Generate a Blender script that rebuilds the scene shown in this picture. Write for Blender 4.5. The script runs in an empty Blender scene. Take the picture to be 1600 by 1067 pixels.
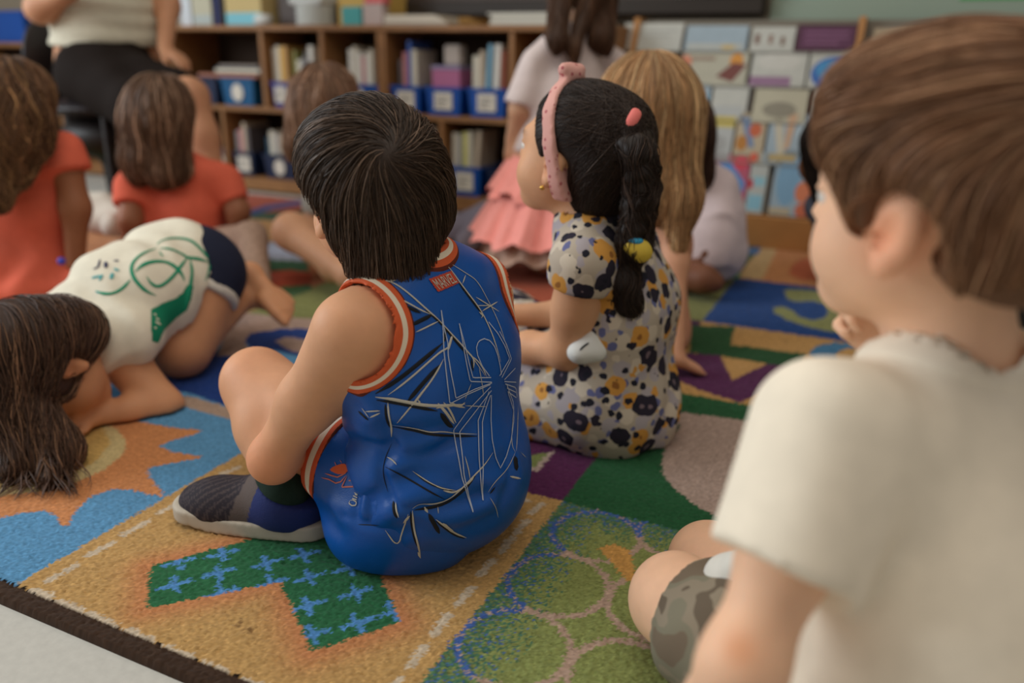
import bpy, bmesh, math, random
import numpy as np
from mathutils import Vector, Matrix
from mathutils.bvhtree import BVHTree

random.seed(7)
RNG = np.random.default_rng(11)
SC = bpy.context.scene
COL = SC.collection

# ------------------------------------------------------------------ camera
FPX, CAMH = 1244.0, 0.62
def _n(v):
    v = np.array(v, float)
    return v / np.linalg.norm(v)
_ey = _n((607, 428.5, -FPX))
_ex = -_n((-2895, 488.5, -FPX))
_ex = _n(_ex - _ey * _ex.dot(_ey))
_ez = np.cross(_ex, _ey)
CR = np.array([_ex, _ey, _ez])
CC = np.array([0.0, 0.0, CAMH])
cam = bpy.data.cameras.new('camera')
cam.sensor_width = 36.0
cam.lens = FPX * 36.0 / 1600.0
cam.clip_start = 0.02
cam.dof.use_dof = True
cam.dof.focus_distance = 0.97
cam.dof.aperture_fstop = 2.0
camo = bpy.data.objects.new('camera', cam)
COL.objects.link(camo)
M4 = Matrix([list(CR[i]) + [CC[i]] for i in range(3)] + [[0, 0, 0, 1]])
camo.matrix_world = M4
SC.camera = camo

# ------------------------------------------------------------------ world, light, exposure
SC.view_settings.view_transform = 'Standard'
SC.view_settings.look = 'None'
SC.view_settings.gamma = 1.0
SC.view_settings.exposure = 0.0
world = bpy.data.worlds.new('room_air')
SC.world = world
world.use_nodes = True
bg = world.node_tree.nodes['Background']
bg.inputs[0].default_value = (1.0, 0.93, 0.84, 1)
bg.inputs[1].default_value = 0.33

def area_light(name, loc, target, size, size_y, power, color):
    l = bpy.data.lights.new(name, 'AREA')
    l.shape = 'RECTANGLE'
    l.size, l.size_y, l.energy, l.color = size, size_y, power, color
    o = bpy.data.objects.new(name, l)
    COL.objects.link(o)
    o.location = loc
    d = Vector(target) - Vector(loc)
    o.rotation_euler = d.to_track_quat('-Z', 'Y').to_euler()
    return o
area_light('window_daylight', (-4.3, -0.2, 1.75), (-0.6, 1.1, 0.2), 2.6, 1.6, 112, (0.86, 0.94, 1.0))
area_light('ceiling_lamp_light', (-0.6, 0.6, 2.65), (-0.6, 0.9, 0), 2.4, 1.4, 24, (1.0, 0.93, 0.82))
area_light('ceiling_lamp_light', (-1.2, 2.2, 2.65), (-1.2, 2.2, 0), 2.4, 0.8, 6, (1.0, 0.93, 0.82))
# ------------------------------------------------------------------ photo rays -> places in the room
def ray(x, y):
    return CR @ np.array([(x - 800) / FPX, (533.5 - y) / FPX, -1.0])
def P(x, y, d):
    return CC + ray(x, y) * d
def FL(x, y, z=0.0):
    r = ray(x, y)
    return CC + r * ((z - CAMH) / r[2])
def WY(x, y, Y):
    r = ray(x, y)
    return CC + r * (Y / r[1])
RIGHT = _n([CR[0][0], CR[1][0], 0]); FWD = _n([-CR[0][2], -CR[1][2], 0]); UPV = np.array([0, 0, 1.0])
def facing(deg):      # horizontal direction turned deg to the left of the view direction
    a = math.radians(deg)
    return FWD * math.cos(a) - RIGHT * math.sin(a)
def lin(r, g, b):
    f = lambda c: (c / 255 / 12.92) if c / 255 <= 0.04045 else ((c / 255 + 0.055) / 1.055) ** 2.4
    return (f(r), f(g), f(b))

# ------------------------------------------------------------------ materials
MATS = {}
def mat(name, rgb, rough=0.7, noise=0.0, nscale=60.0, bump=0.0, bscale=200.0, metallic=0.0, sheen=0.0, attr=False, sss=0.0, spec=0.3):
    if name in MATS:
        return MATS[name]
    m = bpy.data.materials.new(name)
    m.use_nodes = True
    nt = m.node_tree
    b = nt.nodes['Principled BSDF']
    b.inputs['Roughness'].default_value = rough
    b.inputs['Metallic'].default_value = metallic
    b.inputs['Specular IOR Level'].default_value = spec
    if sheen:
        b.inputs['Sheen Weight'].default_value = sheen
        b.inputs['Sheen Roughness'].default_value = 0.4
    if sss:
        b.inputs['Subsurface Weight'].default_value = sss
        b.inputs['Subsurface Radius'].default_value = (0.012, 0.004, 0.002)
        b.inputs['Subsurface Scale'].default_value = 1.0
    c = tuple(lin(*rgb)) + (1,)
    src = None
    if attr:
        a = nt.nodes.new('ShaderNodeAttribute'); a.attribute_name = 'Col'
        src = a.outputs['Color']
    tc = nt.nodes.new('ShaderNodeTexCoord')
    if noise:
        n = nt.nodes.new('ShaderNodeTexNoise')
        n.inputs['Scale'].default_value = nscale; n.inputs['Detail'].default_value = 5
        nt.links.new(tc.outputs['Object'], n.inputs['Vector'])
        mr = nt.nodes.new('ShaderNodeMapRange')
        mr.inputs['From Min'].default_value = 0.25; mr.inputs['From Max'].default_value = 0.75
        mr.inputs['To Min'].default_value = 1 - noise; mr.inputs['To Max'].default_value = 1 + noise
        nt.links.new(n.outputs['Fac'], mr.inputs['Value'])
        mx = nt.nodes.new('ShaderNodeMix'); mx.data_type = 'RGBA'; mx.blend_type = 'MULTIPLY'
        mx.inputs['Factor'].default_value = 1.0
        if src is not None:
            nt.links.new(src, mx.inputs['A'])
        else:
            mx.inputs['A'].default_value = c
        nt.links.new(mr.outputs['Result'], mx.inputs['B'])
        src = mx.outputs['Result']
    if src is not None:
        nt.links.new(src, b.inputs['Base Color'])
    else:
        b.inputs['Base Color'].default_value = c
    if bump:
        n = nt.nodes.new('ShaderNodeTexNoise')
        n.inputs['Scale'].default_value = bscale; n.inputs['Detail'].default_value = 3
        nt.links.new(tc.outputs['Object'], n.inputs['Vector'])
        bp = nt.nodes.new('ShaderNodeBump'); bp.inputs['Strength'].default_value = bump
        bp.inputs['Distance'].default_value = 0.002
        nt.links.new(n.outputs['Fac'], bp.inputs['Height'])
        nt.links.new(bp.outputs['Normal'], b.inputs['Normal'])
    MATS[name] = m
    return m

def ramp_mat(name, stops, rough=0.7, sheen=0.0):
    """bands across a trim: the 'band' attribute runs 0..1 over its width"""
    m = bpy.data.materials.new(name); m.use_nodes = True
    nt = m.node_tree; b = nt.nodes['Principled BSDF']
    b.inputs['Roughness'].default_value = rough
    b.inputs['Specular IOR Level'].default_value = 0.2
    a = nt.nodes.new('ShaderNodeAttribute'); a.attribute_name = 'band'
    cr = nt.nodes.new('ShaderNodeValToRGB'); cr.color_ramp.interpolation = 'CONSTANT'
    el = cr.color_ramp.elements
    while len(el) < len(stops):
        el.new(0.5)
    for e, (p, c) in zip(el, stops):
        e.position = p; e.color = tuple(lin(*c)) + (1,)
    nt.links.new(a.outputs['Fac'], cr.inputs['Fac'])
    nt.links.new(cr.outputs['Color'], b.inputs['Base Color'])
    return m

# ------------------------------------------------------------------ things
def tag(o, label, cat, group=None, kind=None):
    o['label'] = label; o['category'] = cat
    if group: o['group'] = group
    if kind: o['kind'] = kind
    return o
def thing(name, label, cat, loc, group=None):
    o = bpy.data.objects.new(name, None); COL.objects.link(o)
    o.empty_display_size = 0.05
    o.location = loc
    bpy.context.view_layer.update()
    return tag(o, label, cat, group)
def setparent(o, p):
    if p is not None:
        o.parent = p
        o.matrix_parent_inverse = p.matrix_world.inverted() if p.type == 'EMPTY' else p.matrix_world.inverted()
def mesh_obj(name, verts, faces, m, parent=None, smooth=True, cols=None, fmat=None, mats=None, band=None):
    verts = np.asarray(verts, np.float32)
    me = bpy.data.meshes.new(name)
    if isinstance(faces, np.ndarray):
        k = faces.shape[1]
        me.vertices.add(len(verts)); me.vertices.foreach_set('co', verts.ravel())
        me.loops.add(faces.size); me.loops.foreach_set('vertex_index', faces.astype(np.int32).ravel())
        me.polygons.add(len(faces))
        me.polygons.foreach_set('loop_start', np.arange(0, faces.size, k, dtype=np.int32))
        me.polygons.foreach_set('loop_total', np.full(len(faces), k, np.int32))
        me.update(calc_edges=True); me.validate()
    else:
        me.from_pydata([tuple(v) for v in verts], [], faces); me.update()
    for mm in (mats or [m]):
        me.materials.append(mm)
    if fmat is not None:
        me.polygons.foreach_set('material_index', np.asarray(fmat, np.int32))
    if smooth:
        me.polygons.foreach_set('use_smooth', np.ones(len(me.polygons), bool))
    if cols is not None:
        at = me.attributes.new('Col', 'FLOAT_COLOR', 'POINT')
        c4 = np.ones((len(verts), 4), np.float32); c4[:, :3] = cols
        at.data.foreach_set('color', c4.ravel())
    if band is not None:
        at = me.attributes.new('band', 'FLOAT', 'POINT')
        at.data.foreach_set('value', np.asarray(band, np.float32))
    o = bpy.data.objects.new(name, me); COL.objects.link(o)
    setparent(o, parent)
    return o
def bm_obj(name, bm, m, parent=None, smooth=False, mats=None):
    me = bpy.data.meshes.new(name)
    bm.normal_update()
    bm.to_mesh(me); bm.free()
    for mm in (mats or [m]):
        me.materials.append(mm)
    if smooth:
        me.polygons.foreach_set('use_smooth', np.ones(len(me.polygons), bool))
    o = bpy.data.objects.new(name, me); COL.objects.link(o)
    setparent(o, parent)
    return o
def bm_box(bm, lo, hi, bevel=0.0, mi=0, rot=None, piv=None):
    lo = np.array(lo, float); hi = np.array(hi, float)
    r = bmesh.ops.create_cube(bm, size=1.0)
    vs = r['verts']
    c = (lo + hi) / 2; s = hi - lo
    for v in vs:
        v.co = Vector((v.co.x * s[0] + c[0], v.co.y * s[1] + c[1], v.co.z * s[2] + c[2]))
    fs = set(f for v in vs for f in v.link_faces)
    if bevel:
        es = list(set(e for v in vs for e in v.link_edges))
        rr = bmesh.ops.bevel(bm, geom=es, offset=bevel, segments=2, affect='EDGES', profile=0.5)
        fs |= set(rr['faces']); vs = list(set(v for f in fs if f.is_valid for v in f.verts))
    for f in fs:
        if f.is_valid: f.material_index = mi
    if rot is not None:
        bmesh.ops.rotate(bm, verts=[v for v in vs if v.is_valid], cent=Vector(piv), matrix=rot)
    return vs
def box_obj(name, lo, hi, m, parent=None, bevel=0.0, rot=None, piv=None):
    bm = bmesh.new(); bm_box(bm, lo, hi, bevel, 0, rot, piv)
    return bm_obj(name, bm, m, parent)

# ------------------------------------------------------------------ smooth solids: distance fields turned into one continuous mesh
BIG = 0.12
class Grid:
    def __init__(s, lo, hi, h):
        s.lo = np.array(lo, float); s.h = h
        s.n = np.ceil((np.array(hi) - s.lo) / h).astype(int) + 1
        ax = [(s.lo[i] + h * np.arange(s.n[i])).astype(np.float32) for i in range(3)]
        s.ax = ax
        s.X, s.Y, s.Z = ax[0][:, None, None], ax[1][None, :, None], ax[2][None, None, :]
    def block(s, lo, hi):
        a = np.clip(np.floor((np.array(lo) - s.lo) / s.h).astype(int), 0, s.n)
        b = np.clip(np.ceil((np.array(hi) - s.lo) / s.h).astype(int) + 1, 0, s.n)
        return tuple(slice(a[i], b[i]) for i in range(3))
def smin(a, b, k):
    h = np.maximum(k - np.abs(a - b), 0) / k
    return np.minimum(a, b) - h * h * k * 0.25
# primitives: dicts with f(X,Y,Z)->d, bbox, blend k, op
def cap(a, b, ra, rb=None, k=0.02, op='+'):
    a = np.array(a, float); b = np.array(b, float); rb = ra if rb is None else rb
    ab = b - a; L2 = max(float(ab.dot(ab)), 1e-9)
    def f(X, Y, Z):
        px, py, pz = X - a[0], Y - a[1], Z - a[2]
        t = np.clip((px * ab[0] + py * ab[1] + pz * ab[2]) / L2, 0, 1)
        return np.sqrt((px - t * ab[0]) ** 2 + (py - t * ab[1]) ** 2 + (pz - t * ab[2]) ** 2) - (ra + (rb - ra) * t)
    r = max(ra, rb)
    return dict(f=f, lo=np.minimum(a, b) - r, hi=np.maximum(a, b) + r, k=k, op=op)
def sph(c, r, k=0.02, op='+'):
    return cap(c, np.array(c) + 1e-5, r, r, k, op)
def ell(c, rad, axes=None, k=0.02, op='+'):
    c = np.array(c, float); rad = np.array(rad, float)
    A = np.eye(3) if axes is None else np.array(axes, float)
    def f(X, Y, Z):
        px, py, pz = X - c[0], Y - c[1], Z - c[2]
        q = [px * A[i][0] + py * A[i][1] + pz * A[i][2] for i in range(3)]
        k0 = np.sqrt(sum((q[i] / rad[i]) ** 2 for i in range(3)))
        k1 = np.sqrt(sum((q[i] / rad[i] ** 2) ** 2 for i in range(3))) + 1e-9
        return k0 * (k0 - 1) / k1
    e = np.sqrt(sum((A[i] * rad[i]) ** 2 for i in range(3)))
    return dict(f=f, lo=c - e, hi=c + e, k=k, op=op)
def chain(pts, radii, k=0.02):
    return [cap(pts[i], pts[i + 1], radii[i], radii[i + 1], k) for i in range(len(pts) - 1)]
def ev(prims, G, infl=0.0):
    D = np.full(G.n, BIG, np.float32)
    for p in prims:
        m = p['k'] + abs(infl) + 4 * G.h
        sl = G.block(p['lo'] - m, p['hi'] + m)
        if any(s.stop <= s.start for s in sl): continue
        d = p['f'](G.X[sl[0]], G.Y[:, sl[1]], G.Z[:, :, sl[2]])
        if p['op'] == '+':
            D[sl] = smin(D[sl], d, p['k'])
        else:
            D[sl] = -smin(-D[sl], d, p['k'])
    return D - infl
def surface_nets(D, lo, h, relax=2):
    S = D < 0
    c = np.zeros(tuple(np.array(D.shape) - 1), np.int8)
    for i in (0, 1):
        for j in (0, 1):
            for k in (0, 1):
                c += S[i:i + c.shape[0], j:j + c.shape[1], k:k + c.shape[2]]
    act = (c > 0) & (c < 8)
    idx = np.argwhere(act)
    I = np.full(act.shape, -1, np.int64); I[act] = np.arange(len(idx))
    off = np.array([[i, j, k] for i in (0, 1) for j in (0, 1) for k in (0, 1)])
    val = np.stack([D[idx[:, 0] + o[0], idx[:, 1] + o[1], idx[:, 2] + o[2]] for o in off], 1).astype(np.float64)
    acc = np.zeros((len(idx), 3)); cnt = np.zeros(len(idx))
    for a in range(8):
        for b in range(a + 1, 8):
            if np.abs(off[a] - off[b]).sum() != 1: continue
            va, vb = val[:, a], val[:, b]
            mk = (va < 0) != (vb < 0)
            t = np.where(mk, va / np.where(mk, va - vb, 1), 0)
            pos = off[a] + t[:, None] * (off[b] - off[a])
            acc[mk] += pos[mk]; cnt[mk] += 1
    V = np.array(lo) + h * (idx + acc / cnt[:, None])
    Q = []
    for ax in range(3):
        o1, o2 = [(1, 2), (2, 0), (0, 1)][ax]
        sh = list(D.shape)
        s0 = [slice(1, -1)] * 3; s0[ax] = slice(0, sh[ax] - 1)
        s1 = list(s0); s1[ax] = slice(1, sh[ax])
        A, B = S[tuple(s0)], S[tuple(s1)]
        for flip in (False, True):
            e = np.argwhere((A & ~B) if not flip else (~A & B))
            if not len(e): continue
            base = e.copy()
            for q in range(3):
                if q != ax: base[:, q] += 1
            def cell(d1, d2):
                cc = base.copy(); cc[:, o1] += d1; cc[:, o2] += d2
                return I[cc[:, 0], cc[:, 1], cc[:, 2]]
            q = np.stack([cell(-1, -1), cell(0, -1), cell(0, 0), cell(-1, 0)], 1)
            Q.append(q[:, ::-1] if flip else q)
    F = np.concatenate(Q)
    F = F[(F >= 0).all(1)]
    e0 = np.concatenate([F[:, [0, 1]], F[:, [1, 2]], F[:, [2, 3]], F[:, [3, 0]]])
    for _ in range(relax):
        s = np.zeros_like(V); n = np.zeros(len(V))
        np.add.at(s, e0[:, 0], V[e0[:, 1]]); np.add.at(n, e0[:, 0], 1)
        V = np.where(n[:, None] > 0, 0.5 * V + 0.5 * s / np.maximum(n, 1)[:, None], V)
    return V, F
def solid(name, groups, h, m, parent, post=None, colf=None, bandf=None, k=0.012, relax=2, pad=0.0):
    """groups: list of (prims, inflate, cuts); cuts and post get the grid"""
    lo = np.min([p['lo'] - g[1] for g in groups for p in g[0] if p['op'] == '+'], axis=0) - 3 * h - 0.004 - pad
    hi = np.max([p['hi'] + g[1] for g in groups for p in g[0] if p['op'] == '+'], axis=0) + 3 * h + 0.004 + pad
    G = Grid(lo, hi, h)
    D = None
    for prims, infl, cuts in groups:
        d = ev(prims, G, infl)
        for c in cuts:
            d = np.maximum(d, c(G))
        D = d if D is None else smin(D, d, k)
    for q in (post or []):
        D = q(D, G)
    D[0], D[-1], D[:, 0], D[:, -1], D[:, :, 0], D[:, :, -1] = (np.maximum(D[0], h), np.maximum(D[-1], h), np.maximum(D[:, 0], h),
        np.maximum(D[:, -1], h), np.maximum(D[:, :, 0], h), np.maximum(D[:, :, -1], h))
    V, F = surface_nets(D, lo, h, relax)
    cols = colf(V) if colf else None
    band = bandf(V) if bandf else None
    o = mesh_obj(name, V, F, m, parent, True, cols, band=band)
    o_geo[o.name] = (V, F)
    return o
o_geo = {}
def bvh_of(o):
    V, F = o_geo[o.name]
    return BVHTree.FromPolygons(V.tolist(), F.tolist())
# cuts
def plane_cut(p, n):          # keeps the side the normal points away from
    p = np.array(p, float); n = _n(n)
    return lambda G: (G.X - p[0]) * n[0] + (G.Y - p[1]) * n[1] + (G.Z - p[2]) * n[2]
def floor_cut(z=0.0):
    return lambda G: z - G.Z + 0 * G.X + 0 * G.Y
def minus(prims, infl=0.0):
    return lambda G: -ev(prims, G, infl)
def inter(prims, infl=0.0):
    return lambda G: ev(prims, G, infl)
def wob(seed, freq, n=6):
    r = np.random.default_rng(seed)
    d = r.normal(size=(n, 3)); d /= np.linalg.norm(d, axis=1)[:, None]
    fr = freq * r.uniform(0.6, 1.5, n); ph = r.uniform(0, 6.28, n)
    def f(X, Y, Z):
        s = 0
        for i in range(n):
            s = s + np.sin(fr[i] * (X * d[i, 0] + Y * d[i, 1] + Z * d[i, 2]) + ph[i])
        return s / n
    return f
def wrinkle(seed, freq, amp, mask=None, direction=None, sharp=1.0):
    w1, w2 = wob(seed, freq), wob(seed + 50, freq * 0.45)
    def q(D, G):
        if direction is None:
            v = w1(G.X, G.Y, G.Z)
        else:
            d = _n(direction)
            v = np.sin(freq * (G.X * d[0] + G.Y * d[1] + G.Z * d[2]) + 3.2 * w2(G.X, G.Y, G.Z))
        v = np.abs(v) ** sharp * np.sign(v)
        if mask is not None: v = v * mask(G.X, G.Y, G.Z)
        return D + (amp * v).astype(np.float32)
    return q
# ------------------------------------------------------------------ marks that lie on a surface
def on_surf(bvh, x, y):
    r = ray(x, y)
    h = bvh.ray_cast(Vector(CC), Vector(r))
    return h[0], h[1]
def resample(pts, step):
    pts = np.array(pts, float)
    # centripetal-ish smooth subdivision keeps corners when few points are given
    seg = np.linalg.norm(np.diff(pts, axis=0), axis=1); s = np.concatenate([[0], np.cumsum(seg)])
    n = max(2, int(s[-1] / step) + 1)
    t = np.linspace(0, s[-1], n)
    return np.stack([np.interp(t, s, pts[:, i]) for i in range(pts.shape[1])], 1)
def smooth_poly(pts, closed=False, it=2):
    pts = np.array(pts, float)
    for _ in range(it):
        if closed:
            nx = np.roll(pts, -1, 0)
            pts = np.stack([0.75 * pts + 0.25 * nx, 0.25 * pts + 0.75 * nx], 1).reshape(-1, 2)
        else:
            a, b = pts[:-1], pts[1:]
            q = np.stack([0.75 * a + 0.25 * b, 0.25 * a + 0.75 * b], 1).reshape(-1, 2)
            pts = np.concatenate([pts[:1], q, pts[-1:]])
    return pts
def ribbons(name, bvh, lines, m, parent, off=0.0008, step=4.0, mats=None):
    """lines: (points in the photo, width in metres, material index, taper)"""
    V, F, FM = [], [], []
    for ln in lines:
        pts, w = ln[0], ln[1]; mi = ln[2] if len(ln) > 2 else 0; tp = ln[3] if len(ln) > 3 else 0
        rs = resample(pts, step); hit = []
        for x, y in rs:
            p, nn = on_surf(bvh, x, y)
            if p is not None: hit.append((np.array(p), np.array(nn)))
            else: hit.append(None)
        run = []
        def flush():
            if len(run) < 2: run.clear(); return
            b = len(V)
            for i, (p, nn) in enumerate(run):
                a = run[max(i - 1, 0)][0]; c = run[min(i + 1, len(run) - 1)][0]
                t = c - a; s = np.cross(nn, t); L = np.linalg.norm(s)
                s = s / L if L > 1e-9 else np.array([0, 0, 1.0])
                ww = w * (1 if tp else min(1.0, 0.18 + 4.5 * min(i, len(run) - 1 - i) / (len(run) - 1)))
                q = p + nn * off
                V.extend([q - s * ww / 2, q + nn * (ww * 0.25), q + s * ww / 2])
            for i in range(len(run) - 1):
                k = b + 3 * i
                F.extend([(k, k + 3, k + 4, k + 1), (k + 1, k + 4, k + 5, k + 2)]); FM.extend([mi, mi])
            run.clear()
        for hh in hit:
            if hh is None or (run and np.linalg.norm(hh[0] - run[-1][0]) > 0.03): flush()
            if hh is not None: run.append(hh)
        flush()
    return mesh_obj(name, V, np.array(F), m, parent, True, mats=mats, fmat=FM)
def in_poly(px, py, poly):
    poly = np.asarray(poly, float); ins = np.zeros(np.shape(px), bool); j = len(poly) - 1
    for i in range(len(poly)):
        xi, yi = poly[i]; xj, yj = poly[j]
        c = ((yi > py) != (yj > py)) & (px < (xj - xi) * (py - yi) / (yj - yi + 1e-12) + xi)
        ins ^= c; j = i
    return ins
def fill(name, bvh, polys, m, parent, step=1.6, off=0.0006, mats=None):
    """filled shapes on a surface; polys: (points in the photo, material index[, hole polygons])"""
    V, F, FM = [], [], []
    for pl in polys:
        poly = np.array(pl[0], float); mi = pl[1] if len(pl) > 1 else 0; holes = pl[2] if len(pl) > 2 else []
        x0, y0 = poly.min(0) - step; x1, y1 = poly.max(0) + step
        xs = np.arange(x0, x1 + step, step); ys = np.arange(y0, y1 + step, step)
        cx, cy = np.meshgrid(xs[:-1] + step / 2, ys[:-1] + step / 2, indexing='ij')
        ok = in_poly(cx, cy, poly)
        for hl in holes: ok &= ~in_poly(cx, cy, hl)
        vid = {}
        def vert(i, j):
            if (i, j) not in vid:
                p, nn = on_surf(bvh, xs[i], ys[j])
                if p is None: vid[(i, j)] = None
                else:
                    vid[(i, j)] = len(V); V.append(np.array(p) + np.array(nn) * off)
            return vid[(i, j)]
        for i, j in np.argwhere(ok):
            q = [vert(i, j), vert(i, j + 1), vert(i + 1, j + 1), vert(i + 1, j)]
            if None in q: continue
            pts = [V[a] for a in q]
            if max(np.linalg.norm(pts[0] - pts[2]), np.linalg.norm(pts[1] - pts[3])) > 0.02: continue
            F.append(q); FM.append(mi)
    return mesh_obj(name, V, np.array(F), m, parent, True, mats=mats, fmat=FM)
def text_mesh(body):
    cu = bpy.data.curves.new('lettering', 'FONT'); cu.body = body
    o = bpy.data.objects.new('lettering', cu); COL.objects.link(o)
    bpy.context.view_layer.update()
    dg = bpy.context.evaluated_depsgraph_get()
    me = o.evaluated_get(dg).to_mesh()
    v = np.array([tuple(q.co[:2]) for q in me.vertices]); f = [tuple(p.vertices) for p in me.polygons]
    o.evaluated_get(dg).to_mesh_clear()
    bpy.data.objects.remove(o); bpy.data.curves.remove(cu)
    v -= v.min(0); v /= v.max(0)
    return v, f
def letters_on(name, bvh, body, quad, m, parent, off=0.0016):
    """lettering laid on a surface inside the photo quad (top-left, top-right, bottom-right, bottom-left)"""
    v, f = text_mesh(body)
    q = np.array(quad, float)
    V = []
    for u, w in v:
        p = (q[3] * (1 - u) + q[2] * u) * (1 - w) + (q[0] * (1 - u) + q[1] * u) * w
        s, nn = on_surf(bvh, *p)
        if s is None: return None
        V.append(np.array(s) + np.array(nn) * off)
    return mesh_obj(name, V, f, m, parent, False)

# ------------------------------------------------------------------ hair locks
def locks(name, paths, rad, m, parent, cols, flat=0.5):
    """paths (n,s,3) -> tapered three-sided locks in one mesh"""
    paths = np.asarray(paths, float); n, s, _ = paths.shape
    T = np.gradient(paths, axis=1); T /= np.linalg.norm(T, axis=2, keepdims=True) + 1e-9
    ref = np.broadcast_to(RNG.normal(size=(n, 1, 3)), T.shape)
    A = np.cross(T, ref); A /= np.linalg.norm(A, axis=2, keepdims=True) + 1e-9
    B = np.cross(T, A)
    t = np.linspace(0, 1, s)
    prof = np.clip(np.minimum(1, 0.5 + 3 * t) * (1 - t ** 3) ** 0.8, 0.04, 1)
    R = (np.asarray(rad).reshape(-1, 1) * prof[None, :])[:, :, None]
    rings = np.stack([paths + R * (math.cos(a) * A + flat * math.sin(a) * B) for a in (0.5, 2.6, 4.7)], 2)
    V = rings.reshape(-1, 3)
    base = (np.arange(n)[:, None] * s + np.arange(s - 1)[None, :]) * 3
    F = []
    for k in range(3):
        k2 = (k + 1) % 3
        F.append(np.stack([base + k, base + k2, base + 3 + k2, base + 3 + k], -1).reshape(-1, 4))
    C = np.repeat(np.asarray(cols), s * 3, axis=0)
    return mesh_obj(name, V, np.concatenate(F), m, parent, True, cols=C)
def grow(bvh, roots, field, steps, step, lift=(0.001, 0.006), jit=0.12, curl=0.0, curlf=60, hang=None, avoid=(), stop=None):
    """grow locks that lie along a surface; field(p, normal, t) gives the direction of combing"""
    out = []
    for r in roots:
        p = Vector(r); pts = []; ph = random.uniform(0, 6.28); lf = random.uniform(*lift)
        q = bvh.find_nearest(p); nn = q[1]
        jd = Vector(RNG.normal(size=3)) * jit
        L = steps
        for i in range(steps):
            t = i / (steps - 1)
            e = Vector((0, 0, 0))
            d = Vector(field(np.array(p), np.array(nn), t)) + jd
            d = d - nn * d.dot(nn)
            if d.length < 1e-6: d = Vector((0, 0, -1))
            d.normalize()
            side = d.cross(nn)
            off = nn * (lf * min(1, 0.3 + 2 * t)) + side * (curl * math.sin(curlf * t * steps * step + ph) * t)
            if any((np.array(p + off) - c).dot(np.array(p + off) - c) < rr * rr for c, rr in avoid): break
            if stop is not None and stop(np.array(p)): break
            pts.append(tuple(p + off))
            sl = step
            p2 = p + d * sl
            q = bvh.find_nearest(p2)
            if q[0] is None: break
            if hang is not None and hang(p2, t):
                p = p2 + Vector((0, 0, -0.3 * sl))
            else:
                p = q[0]; nn = q[1]
        if len(pts) < 3: continue
        while len(pts) < steps: pts.append(pts[-1])
        out.append(pts)
    return np.array(out)
def tone(n, rgb, var=0.35, light=None, lfrac=0.15):
    b = np.array(lin(*rgb)); c = b[None, :] * np.exp(RNG.normal(0, var, (n, 1)))
    if light is not None:
        s = RNG.random(n) < lfrac
        c[s] = np.array(lin(*light)) * np.exp(RNG.normal(0, var, (s.sum(), 1)))
    return c
# ------------------------------------------------------------------ floor and walls
def quad_obj(name, pts, m):
    return mesh_obj(name, pts, [tuple(range(len(pts)))], m, None, False)
WALLY = 3.40
m_floor = mat('speckled_vinyl', (196, 194, 186), 0.45, noise=0.07, nscale=90, bump=0.05, bscale=300, spec=0.35)
bm = bmesh.new(); bm_box(bm, (-7.5, -2.6, -0.06), (5.0, WALLY, -0.012))
o = bm_obj('floor', bm, m_floor); o['kind'] = 'structure'
m_wall = mat('painted_wall', (150, 138, 120), 0.8, noise=0.05, nscale=8)
bm = bmesh.new(); bm_box(bm, (-7.5, WALLY, -0.06), (5.0, WALLY + 0.1, 2.8))
o = bm_obj('wall_back', bm, m_wall); o['kind'] = 'structure'
m_base = mat('dark_baseboard', (60, 48, 40), 0.6)
bm = bmesh.new(); bm_box(bm, (-7.5, WALLY - 0.015, -0.012), (5.0, WALLY, 0.09), 0.003)
o = bm_obj('baseboard_back', bm, m_base); o['kind'] = 'structure'

# ------------------------------------------------------------------ the rug
XC = [-3.026, -2.493, -1.960, -1.427, -0.8934, -0.360, 0.173, 0.706]
YR = [0.4988, 0.983, 1.475, 1.964, 2.456, 2.94]
def zpx(pts, s, ox, oy):
    return [(ox + s * a, oy + s * b) for a, b in pts]
def floor_poly(pts):
    return np.array([FL(x, y)[:2] for x, y in pts])
yel, ora, grn, sky = (196, 152, 84), (208, 134, 74), (38, 108, 66), (84, 150, 196)
RUG = []        # painted in order: ('p', polygon, colour)
def cell(c, r, col):
    RUG.append(([(XC[c], YR[r]), (XC[c + 1], YR[r]), (XC[c + 1], YR[r + 1]), (XC[c], YR[r + 1])], col))
def px(pts, col):
    RUG.append((floor_poly(pts), col))
for c in range(7):
    for r in range(5):
        cell(c, r, [(190, 110, 62), (120, 124, 62), (196, 152, 84), (170, 86, 52), (58, 96, 66)][(c * 2 + r * 3) % 5])
cell(3, 0, sky); cell(4, 0, yel); cell(5, 0, (136, 146, 76)); cell(6, 0, (136, 146, 76)); cell(2, 0, (150, 140, 80))
cell(3, 1, sky); cell(4, 1, (92, 38, 82)); cell(5, 1, (34, 92, 54)); cell(6, 1, (34, 92, 54)); cell(2, 1, (176, 148, 132))
cell(5, 2, (196, 148, 78)); cell(6, 2, (196, 148, 78)); cell(5, 3, (12, 66, 134)); cell(6, 3, (12, 66, 134)); cell(4, 3, (128, 130, 66)); cell(4, 2, (78, 36, 72))
cell(5, 4, (206, 136, 76)); cell(6, 4, (206, 136, 76)); cell(4, 4, (52, 96, 64)); cell(3, 3, (186, 108, 58)); cell(3, 4, (178, 92, 52)); cell(3, 2, (126, 130, 66))
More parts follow.
